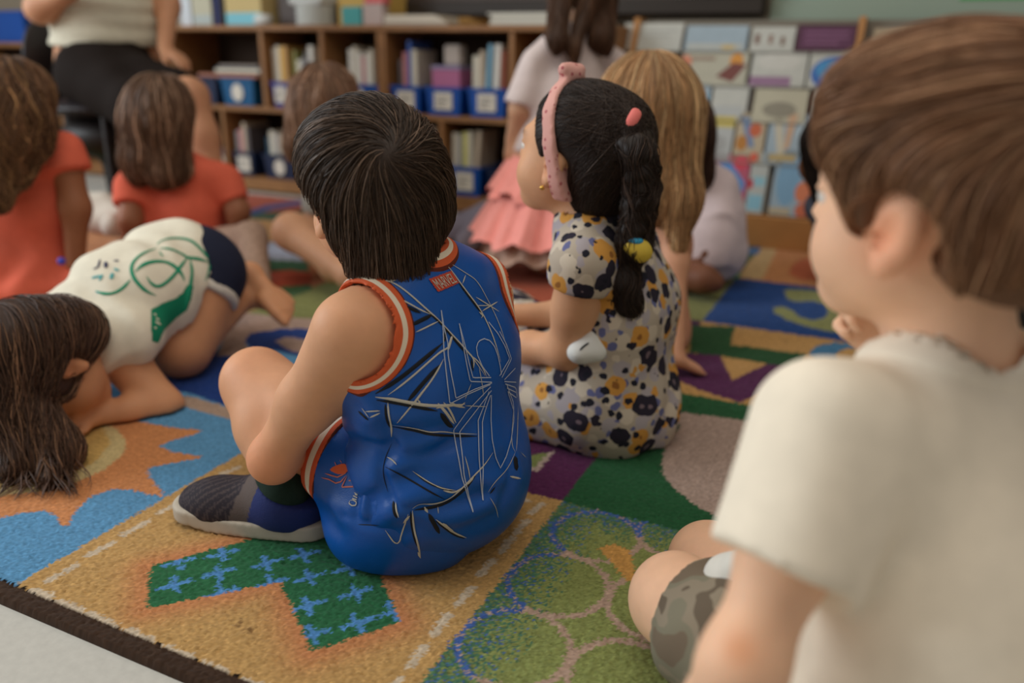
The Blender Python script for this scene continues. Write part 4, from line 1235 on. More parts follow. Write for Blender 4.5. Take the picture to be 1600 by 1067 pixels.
    # shorts
    HEMT = min(np.linspace(.2, .9, 141), key=lambda q: abs(pix(hipL + (knL - hipL) * q)[0] - 541))
    ax = _n(knL - hipL); hemL = hipL + (knL - hipL) * HEMT
    sh = limb([hipL - ax * .02, hipL * .4 + knL * .6, knL], [.082, .0625, .058], .03)
    wrs = [wrinkle(31, 70, .002, None, np.cross(ax, u) + .3 * ax), wrinkle(33, 40, .0025)]
    ax2 = _n(knR - hipR)
    sh2 = limb([hipR, knR], [.08, .064], .03)
    SE = [ell(P(580, 815, 1.055), (.06, .06, .052), [f, l, u], .05), ell(P(635, 820, 1.07), (.085, .085, .068), [f, l, u], .05)]
    PVs = SE + [ell(pv + u * -.01, (.105, .115, .088), [f, l, u], .04)]
    sp0 = solid('shorts', [(sh, .004, [plane_cut(hemL, ax), floor_cut(.003)]), (PVs, 0, [floor_cut(.003)])], .006, blue, None, k=.03)
    sbv = bvh_of(sp0); bpy.data.objects.remove(sp0)
    wrs = wrs + [fold(sbv, Cz(p), a, w) for p, a, w in [([(620, 200), (690, 420), (740, 560)], -.005, .007), ([(720, 540), (700, 700), (690, 850)], .005, .008), ([(660, 560), (640, 720), (620, 880)], -.004, .006), ([(800, 600), (790, 750), (800, 900)], .005, .008), ([(755, 620), (745, 760), (760, 900)], -.004, .006),
        ([(200, 680), (330, 730), (470, 790), (560, 900)], .004, .012), ([(250, 760), (330, 900), (450, 1010)], -.004, .012), ([(430, 800), (480, 930)], .003, .009), ([(520, 880), (620, 915), (700, 960), (830, 965)], -.003, .005)]]
    shorts = solid('shorts', [(sh, .004, [plane_cut(hemL, ax), floor_cut(.003)]), (sh2, .004, [plane_cut(hipR + ax2 * .16, ax2), floor_cut(.003)]), (PVs, .0, [floor_cut(.003), plane_cut(hemL - ax * .012, ax)])], .0036, blue, t, post=wrs, k=.03)
    def hb(V): return np.clip(1 - ((hemL - V) @ ax) / -.0 if False else ((hemL + ax * .001 - V) @ ax) / .027, 0, 1)
    m2 = ramp_mat('shorts_hem_binding', [(0.0, (200, 84, 48)), (.36, (224, 210, 188)), (.70, (200, 84, 48)), (.96, (90, 40, 30))], .7)
    solid('shorts_hem', [(sh, .0062, [plane_cut(hemL + ax * .0012, ax), plane_cut(hemL - ax * .026, -ax), floor_cut(.003)])], .0028, m2, t, post=wrs, bandf=hb)
    # printed webbing, spider outline and patch
    bv = join_bvh([jer, shorts])
    A = lambda p: zpx(p, .2437, 560, 380); B = lambda p: zpx(p, .2811, 560, 600); C_ = lambda p: zpx(p, .18744, 440, 640)
    wht, blk, lil = mat('web_white', (188, 184, 172), .6), mat('web_black', (14, 18, 26), .6), mat('outline_lilac', (176, 186, 206), .6)
    sm = lambda p: smooth_poly(p, False, 2)
    web = [(A([(90, 240), (160, 235), (240, 262), (320, 320), (420, 410), (500, 480), (560, 545), (640, 630), (720, 720), (770, 790), (810, 850)]), .0024), (A([(195, 345), (260, 355), (330, 390), (400, 430), (460, 455)]), .0022),
      (A([(365, 570), (420, 545), (510, 500)]), .0022), (A([(600, 590), (580, 670), (530, 690), (450, 760), (350, 850), (250, 930), (190, 972)]), .0026), (A([(545, 740), (510, 810), (460, 890), (420, 940), (370, 1010), (320, 1065)]), .0026),
      (A([(110, 985), (200, 995), (300, 1015), (430, 1040), (560, 1042), (680, 1030)]), .0048), (A([(680, 1040), (820, 1047)]), .0014), (A([(530, 115), (580, 155), (640, 240), (700, 320), (770, 410), (820, 500), (870, 620), (910, 760)]), .0022),
      (A([(540, 105), (620, 150), (690, 195), (760, 240), (830, 370), (880, 470), (920, 570), (950, 680)]), .0014), (A([(665, 260), (685, 205)]), .002), (A([(750, 345), (830, 395), (900, 440)]), .002), (A([(755, 400), (860, 400)]), .0014),
      (A([(790, 435), (890, 375)]), .002), (A([(770, 440), (800, 465), (785, 480)]), .003), (A([(720, 900), (700, 950), (680, 1000)]), .0014), (A([(770, 790), (790, 900), (800, 980)]), .0014), (A([(600, 590), (570, 690)]), .0042),
      (A([(70, 235), (150, 250), (240, 240)]), .004), (A([(120, 270), (200, 240)]), .003), (A([(690, 690), (740, 740), (735, 800)]), .003), (A([(720, 720), (780, 770), (820, 855)]), .002),
      (B([(440, 105), (480, 150), (530, 220)]), .0042), (B([(470, 100), (505, 140), (540, 215)]), .0032), (B([(430, 135), (500, 110), (590, 130)]), .0036), (B([(510, 100), (560, 130), (590, 100)]), .003), (B([(290, 95), (350, 115), (330, 85)]), .003),
      (B([(190, 225), (240, 232), (320, 245), (400, 270), (470, 262), (560, 275), (660, 278)]), .0016), (B([(160, 405), (190, 420), (215, 450)]), .002), (B([(300, 480), (380, 540), (460, 580), (540, 590)]), .0018),
      (B([(300, 690), (340, 660), (420, 668), (500, 640), (570, 585), (630, 520), (700, 450), (745, 380)]), .0024), (B([(470, 590), (530, 605), (580, 575)]), .003), (B([(390, 0), (340, 60), (280, 140), (215, 215)]), .0022), (B([(165, 100), (170, 170), (185, 230), (185, 290)]), .003),
      (B([(20, 130), (60, 185)]), .0016), (B([(40, 152), (120, 148)]), .002), (B([(65, 185), (120, 160)]), .0024), (B([(210, 655), (210, 700), (225, 740)]), .0026), (B([(300, 700), (308, 800), (335, 900), (345, 965)]), .003), (B([(278, 720), (250, 800), (220, 910), (150, 810)]), .0022),
      (B([(250, 770), (285, 730)]), .004), (B([(430, 750), (490, 795), (540, 830), (600, 852)]), .0028), (B([(470, 770), (530, 825)]), .0045), (B([(365, 680), (385, 715)]), .005), (B([(330, 930), (345, 965)]), .004), (B([(720, 600), (750, 550), (830, 470), (870, 380)]), .0012),
      (B([(730, 630), (765, 690), (775, 740)]), .001), (B([(900, 380), (930, 410)]), .0014), (B([(840, 512), (900, 525)]), .003), (B([(600, 560), (640, 515)]), .004), (B([(590, 400), (610, 470), (620, 530)]), .0016), (B([(440, 680), (445, 720)]), .0016),
      (B([(862, 120), (845, 330), (870, 380)]), .0014), (B([(885, 130), (880, 300), (875, 375)]), .0016)]
    dark = [(A([(340, 525), (470, 460)]), .006), (A([(200, 385), (300, 402), (400, 448)]), .005), (A([(110, 965), (250, 880), (400, 760), (540, 640)]), .006), (A([(310, 1020), (420, 890), (520, 780)]), .006), (A([(430, 430), (520, 500), (600, 600), (700, 720)]), .004),
      (B([(100, 88), (200, 102), (330, 128), (440, 150)]), .005), (B([(455, 160), (500, 225), (525, 240)]), .007), (B([(190, 236), (320, 258), (400, 282), (560, 288), (660, 290)]), .004), (B([(150, 460), (250, 510), (400, 600), (480, 640)]), .0026), (B([(310, 490), (400, 560), (540, 600)]), .003),
      (B([(310, 700), (430, 682), (520, 645), (600, 575), (650, 510)]), .005), (B([(195, 650), (198, 710), (215, 745)]), .005), (B([(290, 705), (300, 810), (325, 900)]), .004), (B([(390, 720), (430, 790), (450, 830)]), .007), (B([(150, 110), (155, 190), (175, 240)]), .004),
      (B([(430, 760), (520, 830), (590, 858)]), .004), (A([(560, 560), (545, 640)]), .005), (A([(640, 250), (720, 360), (790, 450)]), .0034), (A([(720, 740), (735, 820)]), .004), (B([(870, 400), (880, 480)]), .008), (B([(0, 150), (55, 200)]), .004), (B([(730, 610), (760, 570)]), .003),
      (B([(0, 780), (60, 782), (120, 785)]), .0014), (B([(185, 330), (145, 420), (136, 500), (165, 600)]), .0014)]
    ribbons('dark_web_print', bv, [(sm(p), w * .8) for p, w in dark], blk, jer, .0005)
    ribbons('web_print', bv, [(sm(p), w * .78) for p, w in web], wht, jer, .0009)
    sp_ = [A([(835, 850), (790, 790), (760, 720), (752, 670), (765, 630), (800, 612), (840, 625), (870, 665), (890, 720), (905, 790), (912, 840)]),
      A([(527, 430), (540, 560), (545, 690), (560, 830), (575, 960), (582, 1028), (700, 965), (840, 905)]), A([(527, 430), (545, 540), (570, 640), (572, 720), (590, 830), (612, 940), (620, 992), (740, 935), (850, 895)]),
      A([(642, 515), (665, 640), (690, 780), (712, 885), (850, 890)]), A([(642, 515), (680, 660), (705, 770), (730, 862), (845, 860)]), A([(900, 850), (965, 740), (935, 660), (890, 580), (830, 505)]), A([(915, 860), (976, 742), (945, 650), (900, 565)]),
      A([(930, 875), (1000, 800)]), A([(930, 885), (1005, 890)]), A([(935, 900), (1005, 925), (1012, 985)]), A([(955, 955), (975, 1020), (985, 1060)]),
      B([(730, 15), (600, 150), (525, 255), (545, 360), (575, 520), (610, 640), (635, 710)]), B([(735, 35), (640, 160), (560, 262), (572, 370), (585, 500), (612, 625), (635, 705)]),
      B([(722, 40), (690, 130), (662, 200), (665, 300), (668, 420), (680, 560), (690, 645)]), B([(730, 60), (700, 150), (685, 210), (688, 330), (690, 460), (688, 600), (692, 648)]),
      B([(735, 60), (733, 200), (740, 310), (760, 410), (785, 468), (820, 400), (845, 310), (860, 200), (856, 100), (820, 0)]), B([(820, 20), (870, 45)]), B([(825, 40), (872, 75)])]
    ribbons('spider_outline', bv, [(p, .0013, 0, 1e-6) for p in sp_], lil, jer, .0013)
    patch = mat('patch_orange', (190, 70, 46), .6)
    q = A([(450, 232), (592, 178), (642, 256), (508, 314)])
    fill('lettering_patch', bv, [(q,)], patch, jer, 1.2, .0011)
    letters_on('patch_lettering', bv, 'MARVEL', A([(464, 240), (590, 192), (626, 252), (516, 300)]), wht, jer, .0021)
    bs = bvh_of(shorts)
    org = mat('spider_orange', (210, 92, 50), .6)
    fill('spider_emblem', bs, [(smooth_poly(C_([(398, 497), (450, 468), (520, 446), (560, 470), (555, 520), (500, 545), (440, 525)]), True), 0), (smooth_poly(C_([(562, 488), (605, 488), (618, 520), (600, 556), (562, 548)]), True), 0)], org, shorts, 1.0, .0009)
    pk = mat('spider_leg_pink', (206, 116, 96), .6)
    ribbons('spider_emblem_legs', bs, [(C_(p), w) for p, w in [([(335, 565), (400, 580), (455, 612), (500, 600), (540, 550)], .0016), ([(365, 530), (420, 548), (470, 562), (540, 530)], .0016), ([(550, 550), (505, 645), (645, 640)], .0017), ([(560, 590), (625, 595)], .0016),
        ([(575, 480), (605, 440), (640, 470), (668, 515)], .0017), ([(590, 375), (640, 390)], .0017), ([(590, 375), (580, 430), (565, 470)], .0016), ([(445, 435), (462, 470)], .0011), ([(490, 420), (505, 445)], .0011), ([(530, 430), (560, 400)], .0016), ([(670, 470), (705, 505)], .0012)]], pk, shorts, .001, 2.0)
    ribbons('shorts_side_print', bs, [(C_(p), .0016) for p in [[(575, 755), (565, 780), (590, 800), (622, 796), (628, 770), (600, 752), (575, 755)], [(590, 738), (632, 752)], [(598, 715), (636, 735)], [(608, 690), (640, 712), (612, 706)], [(622, 668), (650, 680)]]], wht, shorts, .001, 1.5)
    # sock and shoe
    solid('sock', [(limb([anL + u * .02 + (knL - anL) * .10, anL + u * .012], [.035, .034]), 0, [plane_cut(anL + (knL - anL) * .22, knL - anL)])], .004, mat('dark_green_sock', (26, 46, 36), .9, noise=.15, nscale=200), t)
    he, to = FL(482, 824), FL(318, 806)
    d = _n(to - he); sd = np.cross(u, d)
    up = [ell(he + d * .026 + u * .045, (.056, .040, .046), [d, sd, u], .03), cap(he + d * .02 + u * .036, to - d * .03 + u * .028, .040, .030, .03),
          ell(to - d * .035 + u * .026, (.066, .041, .034), [d, sd, u], .02), cap(he + d * .025 + u * .05, anL + u * .0, .040, .038, .02)]
    L = np.linalg.norm(to - he)
    def sc(V):
        x = (V - he) @ d / L; z = V[:, 2]
        xx = x + (z - .03) * 2.2
        c = np.tile(np.array(lin(42, 36, 44)), (len(V), 1))
        c[(xx < .60)] = lin(92, 80, 76); c[(xx < .43)] = lin(36, 48, 104)
        hx = (np.sin((x * 1.0 - z * 9 * .06) * 260) > .55) & (xx >= .60)
        c[hx] = lin(72, 62, 64)
        return c
    solid('shoe_upper', [(up, 0, [floor_cut(.016), plane_cut(anL + u * .014, u * .9 + d * -.35)])], .003, mat('shoe_knit', (60, 60, 70), .8, attr=True, bump=.3, bscale=500), t, colf=sc)
    sole = dict(lo=np.minimum(he, to) - .06, hi=np.maximum(he, to) + np.array([.06, .06, .03]), k=.004, op='+')
    def sf(X, Y, Z):
        ab = (to - he)[:2]; a = he[:2]
        tt = np.clip(((X - a[0]) * ab[0] + (Y - a[1]) * ab[1]) / ab.dot(ab), 0, 1)
        q = np.sqrt((X - a[0] - tt * ab[0]) ** 2 + (Y - a[1] - tt * ab[1]) ** 2) - (.0365 + .004 * np.sin(tt * 3.0 + .4))
        zc = .013 + .004 * np.clip((tt - .85) / .15, 0, 1)
        return np.maximum(q, np.abs(Z - zc) - .0085) - .003
    sole['f'] = sf
    solid('shoe_sole', [([sole], 0, [floor_cut(.001)])], .003, mat('shoe_rubber', (188, 178, 162), .7, noise=.08, nscale=60), t)
    # hair
    cap_pr = [H.E(-.014, .012, .038, .100, .089, .091, .02), H.E(-.062, .008, -.062, .052, .058, .096, .04), H.E(.03, .012, .062, .060, .064, .044, .03), H.E(-.040, .044, .0, .040, .030, .055, .03), H.E(-.03, -.050, -.0, .05, .034, .052, .03)]
    cuts = [plane_cut(H.W(.028, 0, 0), H.f * .82 - H.u * .55), plane_cut(H.W(-.012, 0, -.02), H.f * .75 - H.u * .66), plane_cut(H.W(0, 0, -.168), -H.u + H.f * .25), minus([sph(H.W(.012, .090, -.032), .045, .01)]), minus([sph(H.W(.010, -.088, -.030), .037, .01)])]
    ear = [(H.W(.012, .090, -.032), .0445), (H.W(.010, -.088, -.030), .036)]
    hw = wob(77, 90)
    hp = [lambda D, G: D + .003 * hw(G.X, G.Y, G.Z)]
    hc = solid('hair', [(cap_pr, 0, cuts)], .0045, hair_mat(), t, post=hp, colf=col_hair((52, 38, 29)), relax=3)
    bv = bvh_of(hc)
    w0 = np.array(on_surf(bv, 606, 238)[0])
    def field(p, n, tt):
        v = p - w0; r = np.linalg.norm(v); v = v / max(r, 1e-6)
        sw = np.cross(n, v)
        lo = H.L(p)
        side = np.clip((lo[1] + .01) / .05, -1, 1)
        fw = H.f * np.clip((lo[2] - .03) / .05, 0, 1) * .9 + H.l * .35 * np.clip((lo[2] - .05) / .04, 0, 1)
        return v * 1.0 + sw * .8 * math.exp(-r / .07) + fw * np.clip((r - .02) / .06, 0, 1) - UPV * np.clip(r / .09, 0, 1) * 1.1
    roots = hair_roots(hc, 4600)
    pa = grow(bv, roots, field, 12, .0105, (.0006, .0065), .17, avoid=ear)
    locks('hair_locks', pa, RNG.uniform(.0004, .0009, len(pa)), hair_mat(), hc_parent(hc, t), tone(len(pa), (72, 54, 41), .24, (112, 90, 74), .10))
    near = np.array([tuple(bv.find_nearest(Vector(w0 + RNG.normal(size=3) * .03))[0]) for _ in range(420)])
    pa = grow(bv, near, field, 12, .009, (.001, .006), .14)
    locks('crown_locks', pa, RNG.uniform(.0004, .0008, len(pa)), hair_mat(), hc_parent(hc, t), tone(len(pa), (62, 48, 38), .3, (126, 104, 88), .2))
    return t, jer, H
def hc_parent(hc, t): return t
JT, JER, JH = jersey_boy()
# ------------------------------------------------------------------ the brown-haired boy close to the camera
def tee_boy():
    t = thing('person', 'brown-haired boy in plain cream T-shirt and camouflage shorts, sitting close by with face turned away', 'person', FL(1420, 1300))
    f = facing(26); l = np.array([-f[1], f[0], 0]); u = UPV
    pv = P(1500, 1180, .60); ch = P(1492, 800, .605); sp = P(1490, 682, .594); nb = P(1486, 592, .582)
    H = Head(P(1474, 311, .55), facing(38) + u * .02, u - RIGHT * .05, .915)
    shL = P(1302, 680, .532); elL = P(1160, 1040, .50); wrL = P(1040, 1200, .60)
    shR = sp - l * .115 - u * .0; elR = shR - u * .17 + f * .06 - l * .02; wrR = P(1392, 552, .70)
    hipL = pv + l * .05 + f * .04; knL = P(1058, 938, .87); anL = P(1215, 1060, .95)
    hipR = pv - l * .05 + f * .04; knR = P(1108, 878, 1.0); anR = P(1180, 1010, .93)
    T = torso(pv, ch, sp, nb, l, f, .045, .046, .09, .070, .10)
    b = T + limb([shL, shL * .5 + elL * .5, elL], [.042, .0255, .0245], .03) + limb([elL, wrL], [.0245, .018]) + hand(wrL, f + l * .2, -u, -1, 1.0, .3)
    b += limb([shR, elR], [.044, .029], .03) + limb([elR, wrR], [.028, .018]) + hand(wrR, P(1350, 500, .69) - wrR, P(1380, 560, .6) - wrR, 1, .95, .9)
    b += limb([hipL, knL], [.078, .05]) + limb([knL, anL], [.046, .03]) + foot(anL, _n(f - l), u) + limb([hipR, knR], [.078, .048]) + limb([knR, anR], [.046, .03]) + foot(anR, _n(f + l), u)
    b += H.prims(nb, .038)
    ek = P(1155, 1012, .475)
    solid('body', [(b, 0, [floor_cut(.002)])], .0035, SKIN, t, colf=skin_cols((240, 192, 158), H, warm=[(ek, .012, (.92, .72, .6)), (H.W(0, .08, -.016), .03, (1.02, .8, .72))]), relax=3)
    H.eyes(t)
    tee = cloth('cream_jersey_knit', (242, 230, 210), bump=.2, bscale=1400)
    ax = _n(elL - shL); axR = _n(elR - shR)
    ncut = [ell(nb + u * .020 + f * .004, (.054, .058, .046), [f, l, u], .01)]
    Tt = T + [ell(ch * .4 + pv * .6, (.10, .118, .14), [f, l, u], .05)]
    wr = [wrinkle(41, 46, .0035), wrinkle(43, 85, .002, None, u * .6 + l)]
    solid('t_shirt', [(Tt, .014, [minus(ncut), plane_cut(pv + u * .028, -u)]), sleeve(shL, elL, .60, .054, .047), sleeve(shR, elR, .62, .054, .046)], .0042, tee, t, post=wr, k=.013)
    # neck rib
    solid('neck_rib', [(Tt, .0155, [minus(ncut, -.001), inter(ncut, .012)])], .004, tee, t, post=wr)
    camo = bpy.data.materials.new('camouflage_cotton'); camo.use_nodes = True
    nt = camo.node_tree; bs = nt.nodes['Principled BSDF']; bs.inputs['Roughness'].default_value = .9; bs.inputs['Specular IOR Level'].default_value = .1
    tc = nt.nodes.new('ShaderNodeTexCoord'); n = nt.nodes.new('ShaderNodeTexNoise'); n.inputs['Scale'].default_value = 17; n.inputs['Detail'].default_value = 1.5
    cr = nt.nodes.new('ShaderNodeValToRGB'); cr.color_ramp.interpolation = 'CONSTANT'
    el = cr.color_ramp.elements
    for _ in range(2): el.new(.5)
    for e, (p, c) in zip(el, [(0, (104, 92, 78)), (.46, (140, 128, 110)), (.55, (126, 120, 102)), (.63, (116, 102, 86))]):
        e.position = p; e.color = tuple(lin(*c)) + (1,)
    nt.links.new(tc.outputs['Object'], n.inputs['Vector']); nt.links.new(n.outputs['Fac'], cr.inputs['Fac']); nt.links.new(cr.outputs['Color'], bs.inputs['Base Color'])
    aL, aR = _n(knL - hipL), _n(knR - hipR)
    sL = limb([hipL, hipL * .35 + knL * .65, knL], [.086, .064, .063], .03); sR = limb([hipR, hipR * .35 + knR * .65, knR], [.086, .063, .06], .03)
    solid('shorts', [(sL, 0, [plane_cut(hipL + (knL - hipL) * .83, aL), floor_cut(.003)]), (sR, 0, [plane_cut(hipR + (knR - hipR) * .70, aR), floor_cut(.003)]), ([ell(pv - f * .012, (.125, .145, .105), [f, l, u], .04)], 0, [floor_cut(.003), plane_cut(pv + u * .045, u)])], .0045, camo, t,
          post=[wrinkle(45, 80, .0035, None, aL + u * .3)], k=.03)
    # white lining showing at the waist
    und = [cap(P(1140, 905, .78), P(1108, 985, .78), .021, .017, .02), cap(P(1140, 905, .78), P(1200, 870, .72), .02, .02, .02), cap(P(1108, 985, .78), P(1120, 1060, .76), .016, .018, .02)]
    solid('undershirt_hem', [(und, 0, [])], .0035, cloth('white_cotton', (224, 220, 210)), t, post=[wrinkle(47, 120, .003)])
    # hair: longer on top, clipped round the ear
    top = [H.E(-.008, 0, .036, .103, .088, .088, .02), H.E(.036, .012, .060, .062, .072, .046, .03), H.E(-.03, 0, .01, .085, .087, .07, .03)]
    side = [H.E(-.056, 0, -.02, .050, .066, .066, .04), H.E(-.014, 0, .03, .0925, .0785, .078, .02)]
    ear = [(H.W(-.006, .088, -.020), .0345), (H.W(-.006, -.088, -.020), .0345)]
    cuts = [plane_cut(H.W(.062, 0, .02), H.f * .9 - H.u * .25), plane_cut(H.W(.022, 0, -.004), H.f * .62 - H.u * .78 - H.l * 0), plane_cut(H.W(-.06, 0, -.050), -H.u + H.f * .30), minus([sph(c, r, .01) for c, r in ear])]
    burn = [H.E(.026, .066, .004, .012, .012, .026, .01), H.E(.026, -.066, .004, .012, .012, .026, .01)]
    hc = solid('hair', [(top + side, 0, cuts), (burn, 0, [])], .0045, hair_mat(), t, post=[lambda D, G: D + .003 * wob(3, 80)(G.X, G.Y, G.Z)], colf=col_hair((104, 72, 50)), relax=3)
    bv = bvh_of(hc); w0 = H.W(-.075, -.02, .085)
    def field(p, nrm, tt):
        v = p - w0; r = np.linalg.norm(v); v = v / max(r, 1e-6); lo = H.L(p)
        up = np.clip((lo[2] - .02) / .05, 0, 1)
        return v + (H.f * .8 + H.l * .3) * up - H.u * (1 - up) * 1.1 - H.f * (1 - up) * .25
    pa = grow(bv, hair_roots(hc, 3000), field, 11, .0095, (.0006, .005), .10, avoid=ear, stop=lambda q: H.L(q)[2] < -.046 - .3 * (H.L(q)[0] + .06))
    locks('hair_locks', pa, RNG.uniform(.0006, .0012, len(pa)), hair_mat(), t, tone(len(pa), (134, 94, 66), .2, (176, 134, 100), .18))
tee_boy()

# ------------------------------------------------------------------ the girl in the flowered dress
def floral_mat():
    m = bpy.data.materials.new('flower_print_cotton'); m.use_nodes = True
    nt = m.node_tree; N = nt.nodes; Lk = nt.links.new
    b = N['Principled BSDF']; b.inputs['Roughness'].default_value = .85; b.inputs['Specular IOR Level'].default_value = .12
    tc = N.new('ShaderNodeTexCoord')
    wn = N.new('ShaderNodeTexNoise'); wn.inputs['Scale'].default_value = 55; wn.inputs['Detail'].default_value = 2
    Lk(tc.outputs['Object'], wn.inputs['Vector'])
    wm = N.new('ShaderNodeVectorMath'); wm.operation = 'MULTIPLY_ADD'; wm.inputs[1].default_value = (.014,) * 3
    Lk(wn.outputs['Color'], wm.inputs[0]); Lk(tc.outputs['Object'], wm.inputs[2])
    col = None
    def layer(prev, scale, off, thr, rgb, petals=0.0):
        mp = N.new('ShaderNodeVectorMath'); mp.operation = 'ADD'; mp.inputs[1].default_value = off
        Lk(wm.outputs[0], mp.inputs[0])
        v = N.new('ShaderNodeTexVoronoi'); v.inputs['Scale'].default_value = scale; v.inputs['Randomness'].default_value = .85
        Lk(mp.outputs[0], v.inputs['Vector'])
        lt = N.new('ShaderNodeMath'); lt.operation = 'LESS_THAN'; lt.inputs[1].default_value = thr
        Lk(v.outputs['Distance'], lt.inputs[0])
        mx = N.new('ShaderNodeMix'); mx.data_type = 'RGBA'
        Lk(lt.outputs[0], mx.inputs['Factor'])
        if prev is None: mx.inputs['A'].default_value = tuple(lin(182, 170, 154)) + (1,)
        else: Lk(prev, mx.inputs['A'])
        mx.inputs['B'].default_value = tuple(lin(*rgb)) + (1,)
        return mx.outputs['Result']
    col = layer(col, 30, (1.1, .4, .2), .42, (172, 164, 168))
    col = layer(col, 26, (.3, 2.2, .7), .36, (204, 192, 174))
    col = layer(col, 34, (4.3, .2, .7), .27, (104, 108, 150))
    col = layer(col, 21, (2.7, 1.3, 3.1), .36, (206, 150, 74))
    col = layer(col, 21, (2.7, 1.3, 3.1), .12, (150, 100, 52))
    col = layer(col, 23, (.9, 3.3, 1.9), .40, (48, 44, 56))
    col = layer(col, 23, (.9, 3.3, 1.9), .12, (120, 104, 112))
    col = layer(col, 40, (6.9, 1.3, 4.9), .26, (40, 40, 50))
    Lk(col, b.inputs['Base Color'])
    return m
def flower_girl():
    t = thing('person', 'girl in flowered dress with dark braid and pink headband, looking up to the left', 'person', FL(930, 655))
    f = facing(62); l = np.array([-f[1], f[0], 0]); u = UPV
    pv = P(955, 612, 1.41); ch = P(967, 478, 1.36); sp = P(946, 392, 1.315); nb = P(918, 348, 1.275)
    fh = facing(55) * math.cos(.17) + u * math.sin(.17)
    H = Head(P(902, 238, 1.25), fh, u, 1.0)
    shL = P(912, 412, 1.215); elL = P(884, 546, 1.30); wrL = P(775, 540, 1.42)
    shR = sp - l * .11 - u * .015; elR = P(880, 492, 1.46); wrR = P(765, 492, 1.46)
    hipL = pv + l * .05 + f * .03; knL = P(765, 640, 1.47); anL = P(880, 655, 1.55)
    hipR = pv - l * .05 + f * .03; knR = P(790, 500, 1.66); anR = P(770, 600, 1.62)
    T = torso(pv, ch, sp, nb, l, f, .04, .042, .085, .068, .10)
    b = T + limb([shL, shL * .5 + elL * .5, elL], [.039, .031, .030], .03) + limb([elL, elL * .5 + wrL * .5, wrL], [.029, .026, .018]) + hand(wrL, -RIGHT - u * .2, -u, -1, 1.0, .35)
    b += limb([shR, elR], [.038, .027], .03) + limb([elR, wrR], [.026, .018]) + hand(wrR, -RIGHT - u * .2, -u, 1, 1.0, .35)
    b += limb([hipL, knL], [.07, .046]) + limb([knL, anL], [.044, .028]) + foot(anL, _n(-RIGHT * .3 + FWD), u, .9) + limb([hipR, knR], [.07, .046]) + limb([knR, anR], [.044, .028]) + foot(anR, -RIGHT, u, .9)
    b += H.prims(nb, .032)
    solid('body', [(b, 0, [floor_cut(.002)])], .0045, SKIN, t, colf=skin_cols((216, 164, 126), H), relax=3)
    H.eyes(t)
    fm = floral_mat()
    ncut = [ell(nb + u * .018, (.046, .05, .045), [f, l, u], .01)]
    lap = [sph(knL, .060, .03), cap(knL, anL, .058, .045, .03), cap(hipL, knL, .085, .060, .03), cap(pv + f * .03, knL * .9 + hipL * .1, .10, .066, .04), cap(pv + f * .03, knR, .10, .058, .04), cap(knL * .8 + hipL * .2, knR, .055, .05, .04), ell(pv - u * .02, (.115, .12, .10), [f, l, u], .04), cap(pv - f * .02 - u * .03, P(905, 668, 1.42), .075, .05, .05), cap(P(905, 668, 1.42), P(815, 655, 1.45), .045, .05, .05)]
    wr = [wrinkle(51, 50, .004, lambda X, Y, Z: np.clip((.26 - Z) / .12, .15, 1)), wrinkle(53, 95, .003, lambda X, Y, Z: np.clip((.2 - Z) / .12, 0, 1), l + u * .5)]
    solid('dress', [(T, .012, [minus(ncut)]), (lap, .004, [floor_cut(.003)]), sleeve(shL, elL, .22, .044, .047), sleeve(shR, elR, .25, .045, .045)], .0045, fm, t, post=wr, k=.03)
    # dark hair pulled back
    ear = [(H.W(-.004, .088, -.022), .034), (H.W(-.004, -.088, -.022), .034)]
    hp = [H.E(-.014, 0, .03, .095, .083, .083, .02), H.E(-.055, 0, -.035, .046, .062, .066, .04), H.E(-.07, -.0, .03, .045, .06, .06, .04)]
    dark = (50, 37, 30)
    tie = P(981, 199, 1.160); bp0 = P(988, 228, 1.155)
    hc = solid('hair', [(hp, 0, [plane_cut(H.W(.034, 0, .0), H.f * .9 - H.u * .35), minus([sph(c, r, .01) for c, r in ear]), plane_cut(H.W(0, 0, -.085), -H.u + H.f * .5)]), ([cap(tie, tie - (tie - H.c) * .25, .018, .03, .02), cap(tie, bp0, .017, .024, .02)], 0, [])], .0045, hair_mat(), t, colf=col_hair((30, 22, 19)), relax=3)
    bv = bvh_of(hc)
    pa = grow(bv, hair_roots(hc, 2400), lambda p, n, tt: tie - p, 11, .010, (.0002, .0012), .025, avoid=ear + [(tie, .012)])
    locks('hair_locks', pa, RNG.uniform(.0004, .0008, len(pa)), hair_mat(), t, tone(len(pa), dark, .2, (66, 50, 40), .10))
    # braid down the back
    bp = np.array([P(x, y, d) for x, y, d in ((986, 222, 1.155), (996, 250, 1.16), (1000, 290, 1.18), (994, 335, 1.20), (986, 372, 1.215), (990, 398, 1.222))])
    cum = np.linspace(0, 1, 160)
    seg = np.linspace(0, 1, len(bp))
    cl = np.stack([np.interp(cum, seg, bp[:, i]) for i in range(3)], 1)
    T_ = np.gradient(cl, axis=0); T_ /= np.linalg.norm(T_, axis=1)[:, None]
    bk = -f; sx = np.cross(T_, bk); sx /= np.linalg.norm(sx, axis=1)[:, None]; sy = np.cross(sx, T_)
    pr = []
    for k in range(3):
        ph = cum * 2 * math.pi * 3.2 + k * 2 * math.pi / 3
        pts = cl + sx * (np.sin(ph) * .0185)[:, None] + sy * (np.sin(2 * ph) * .009 + .004)[:, None]
        pts = pts[::6]
        pr += chain(pts, [.0145] * len(pts), .004)
    tail = np.array([P(x, y, d) for x, y, d in ((985, 405, 1.225), (972, 440, 1.235), (980, 475, 1.245), (992, 505, 1.26))])
    pr += chain(tail, [.014, .024, .02, .006], .02)
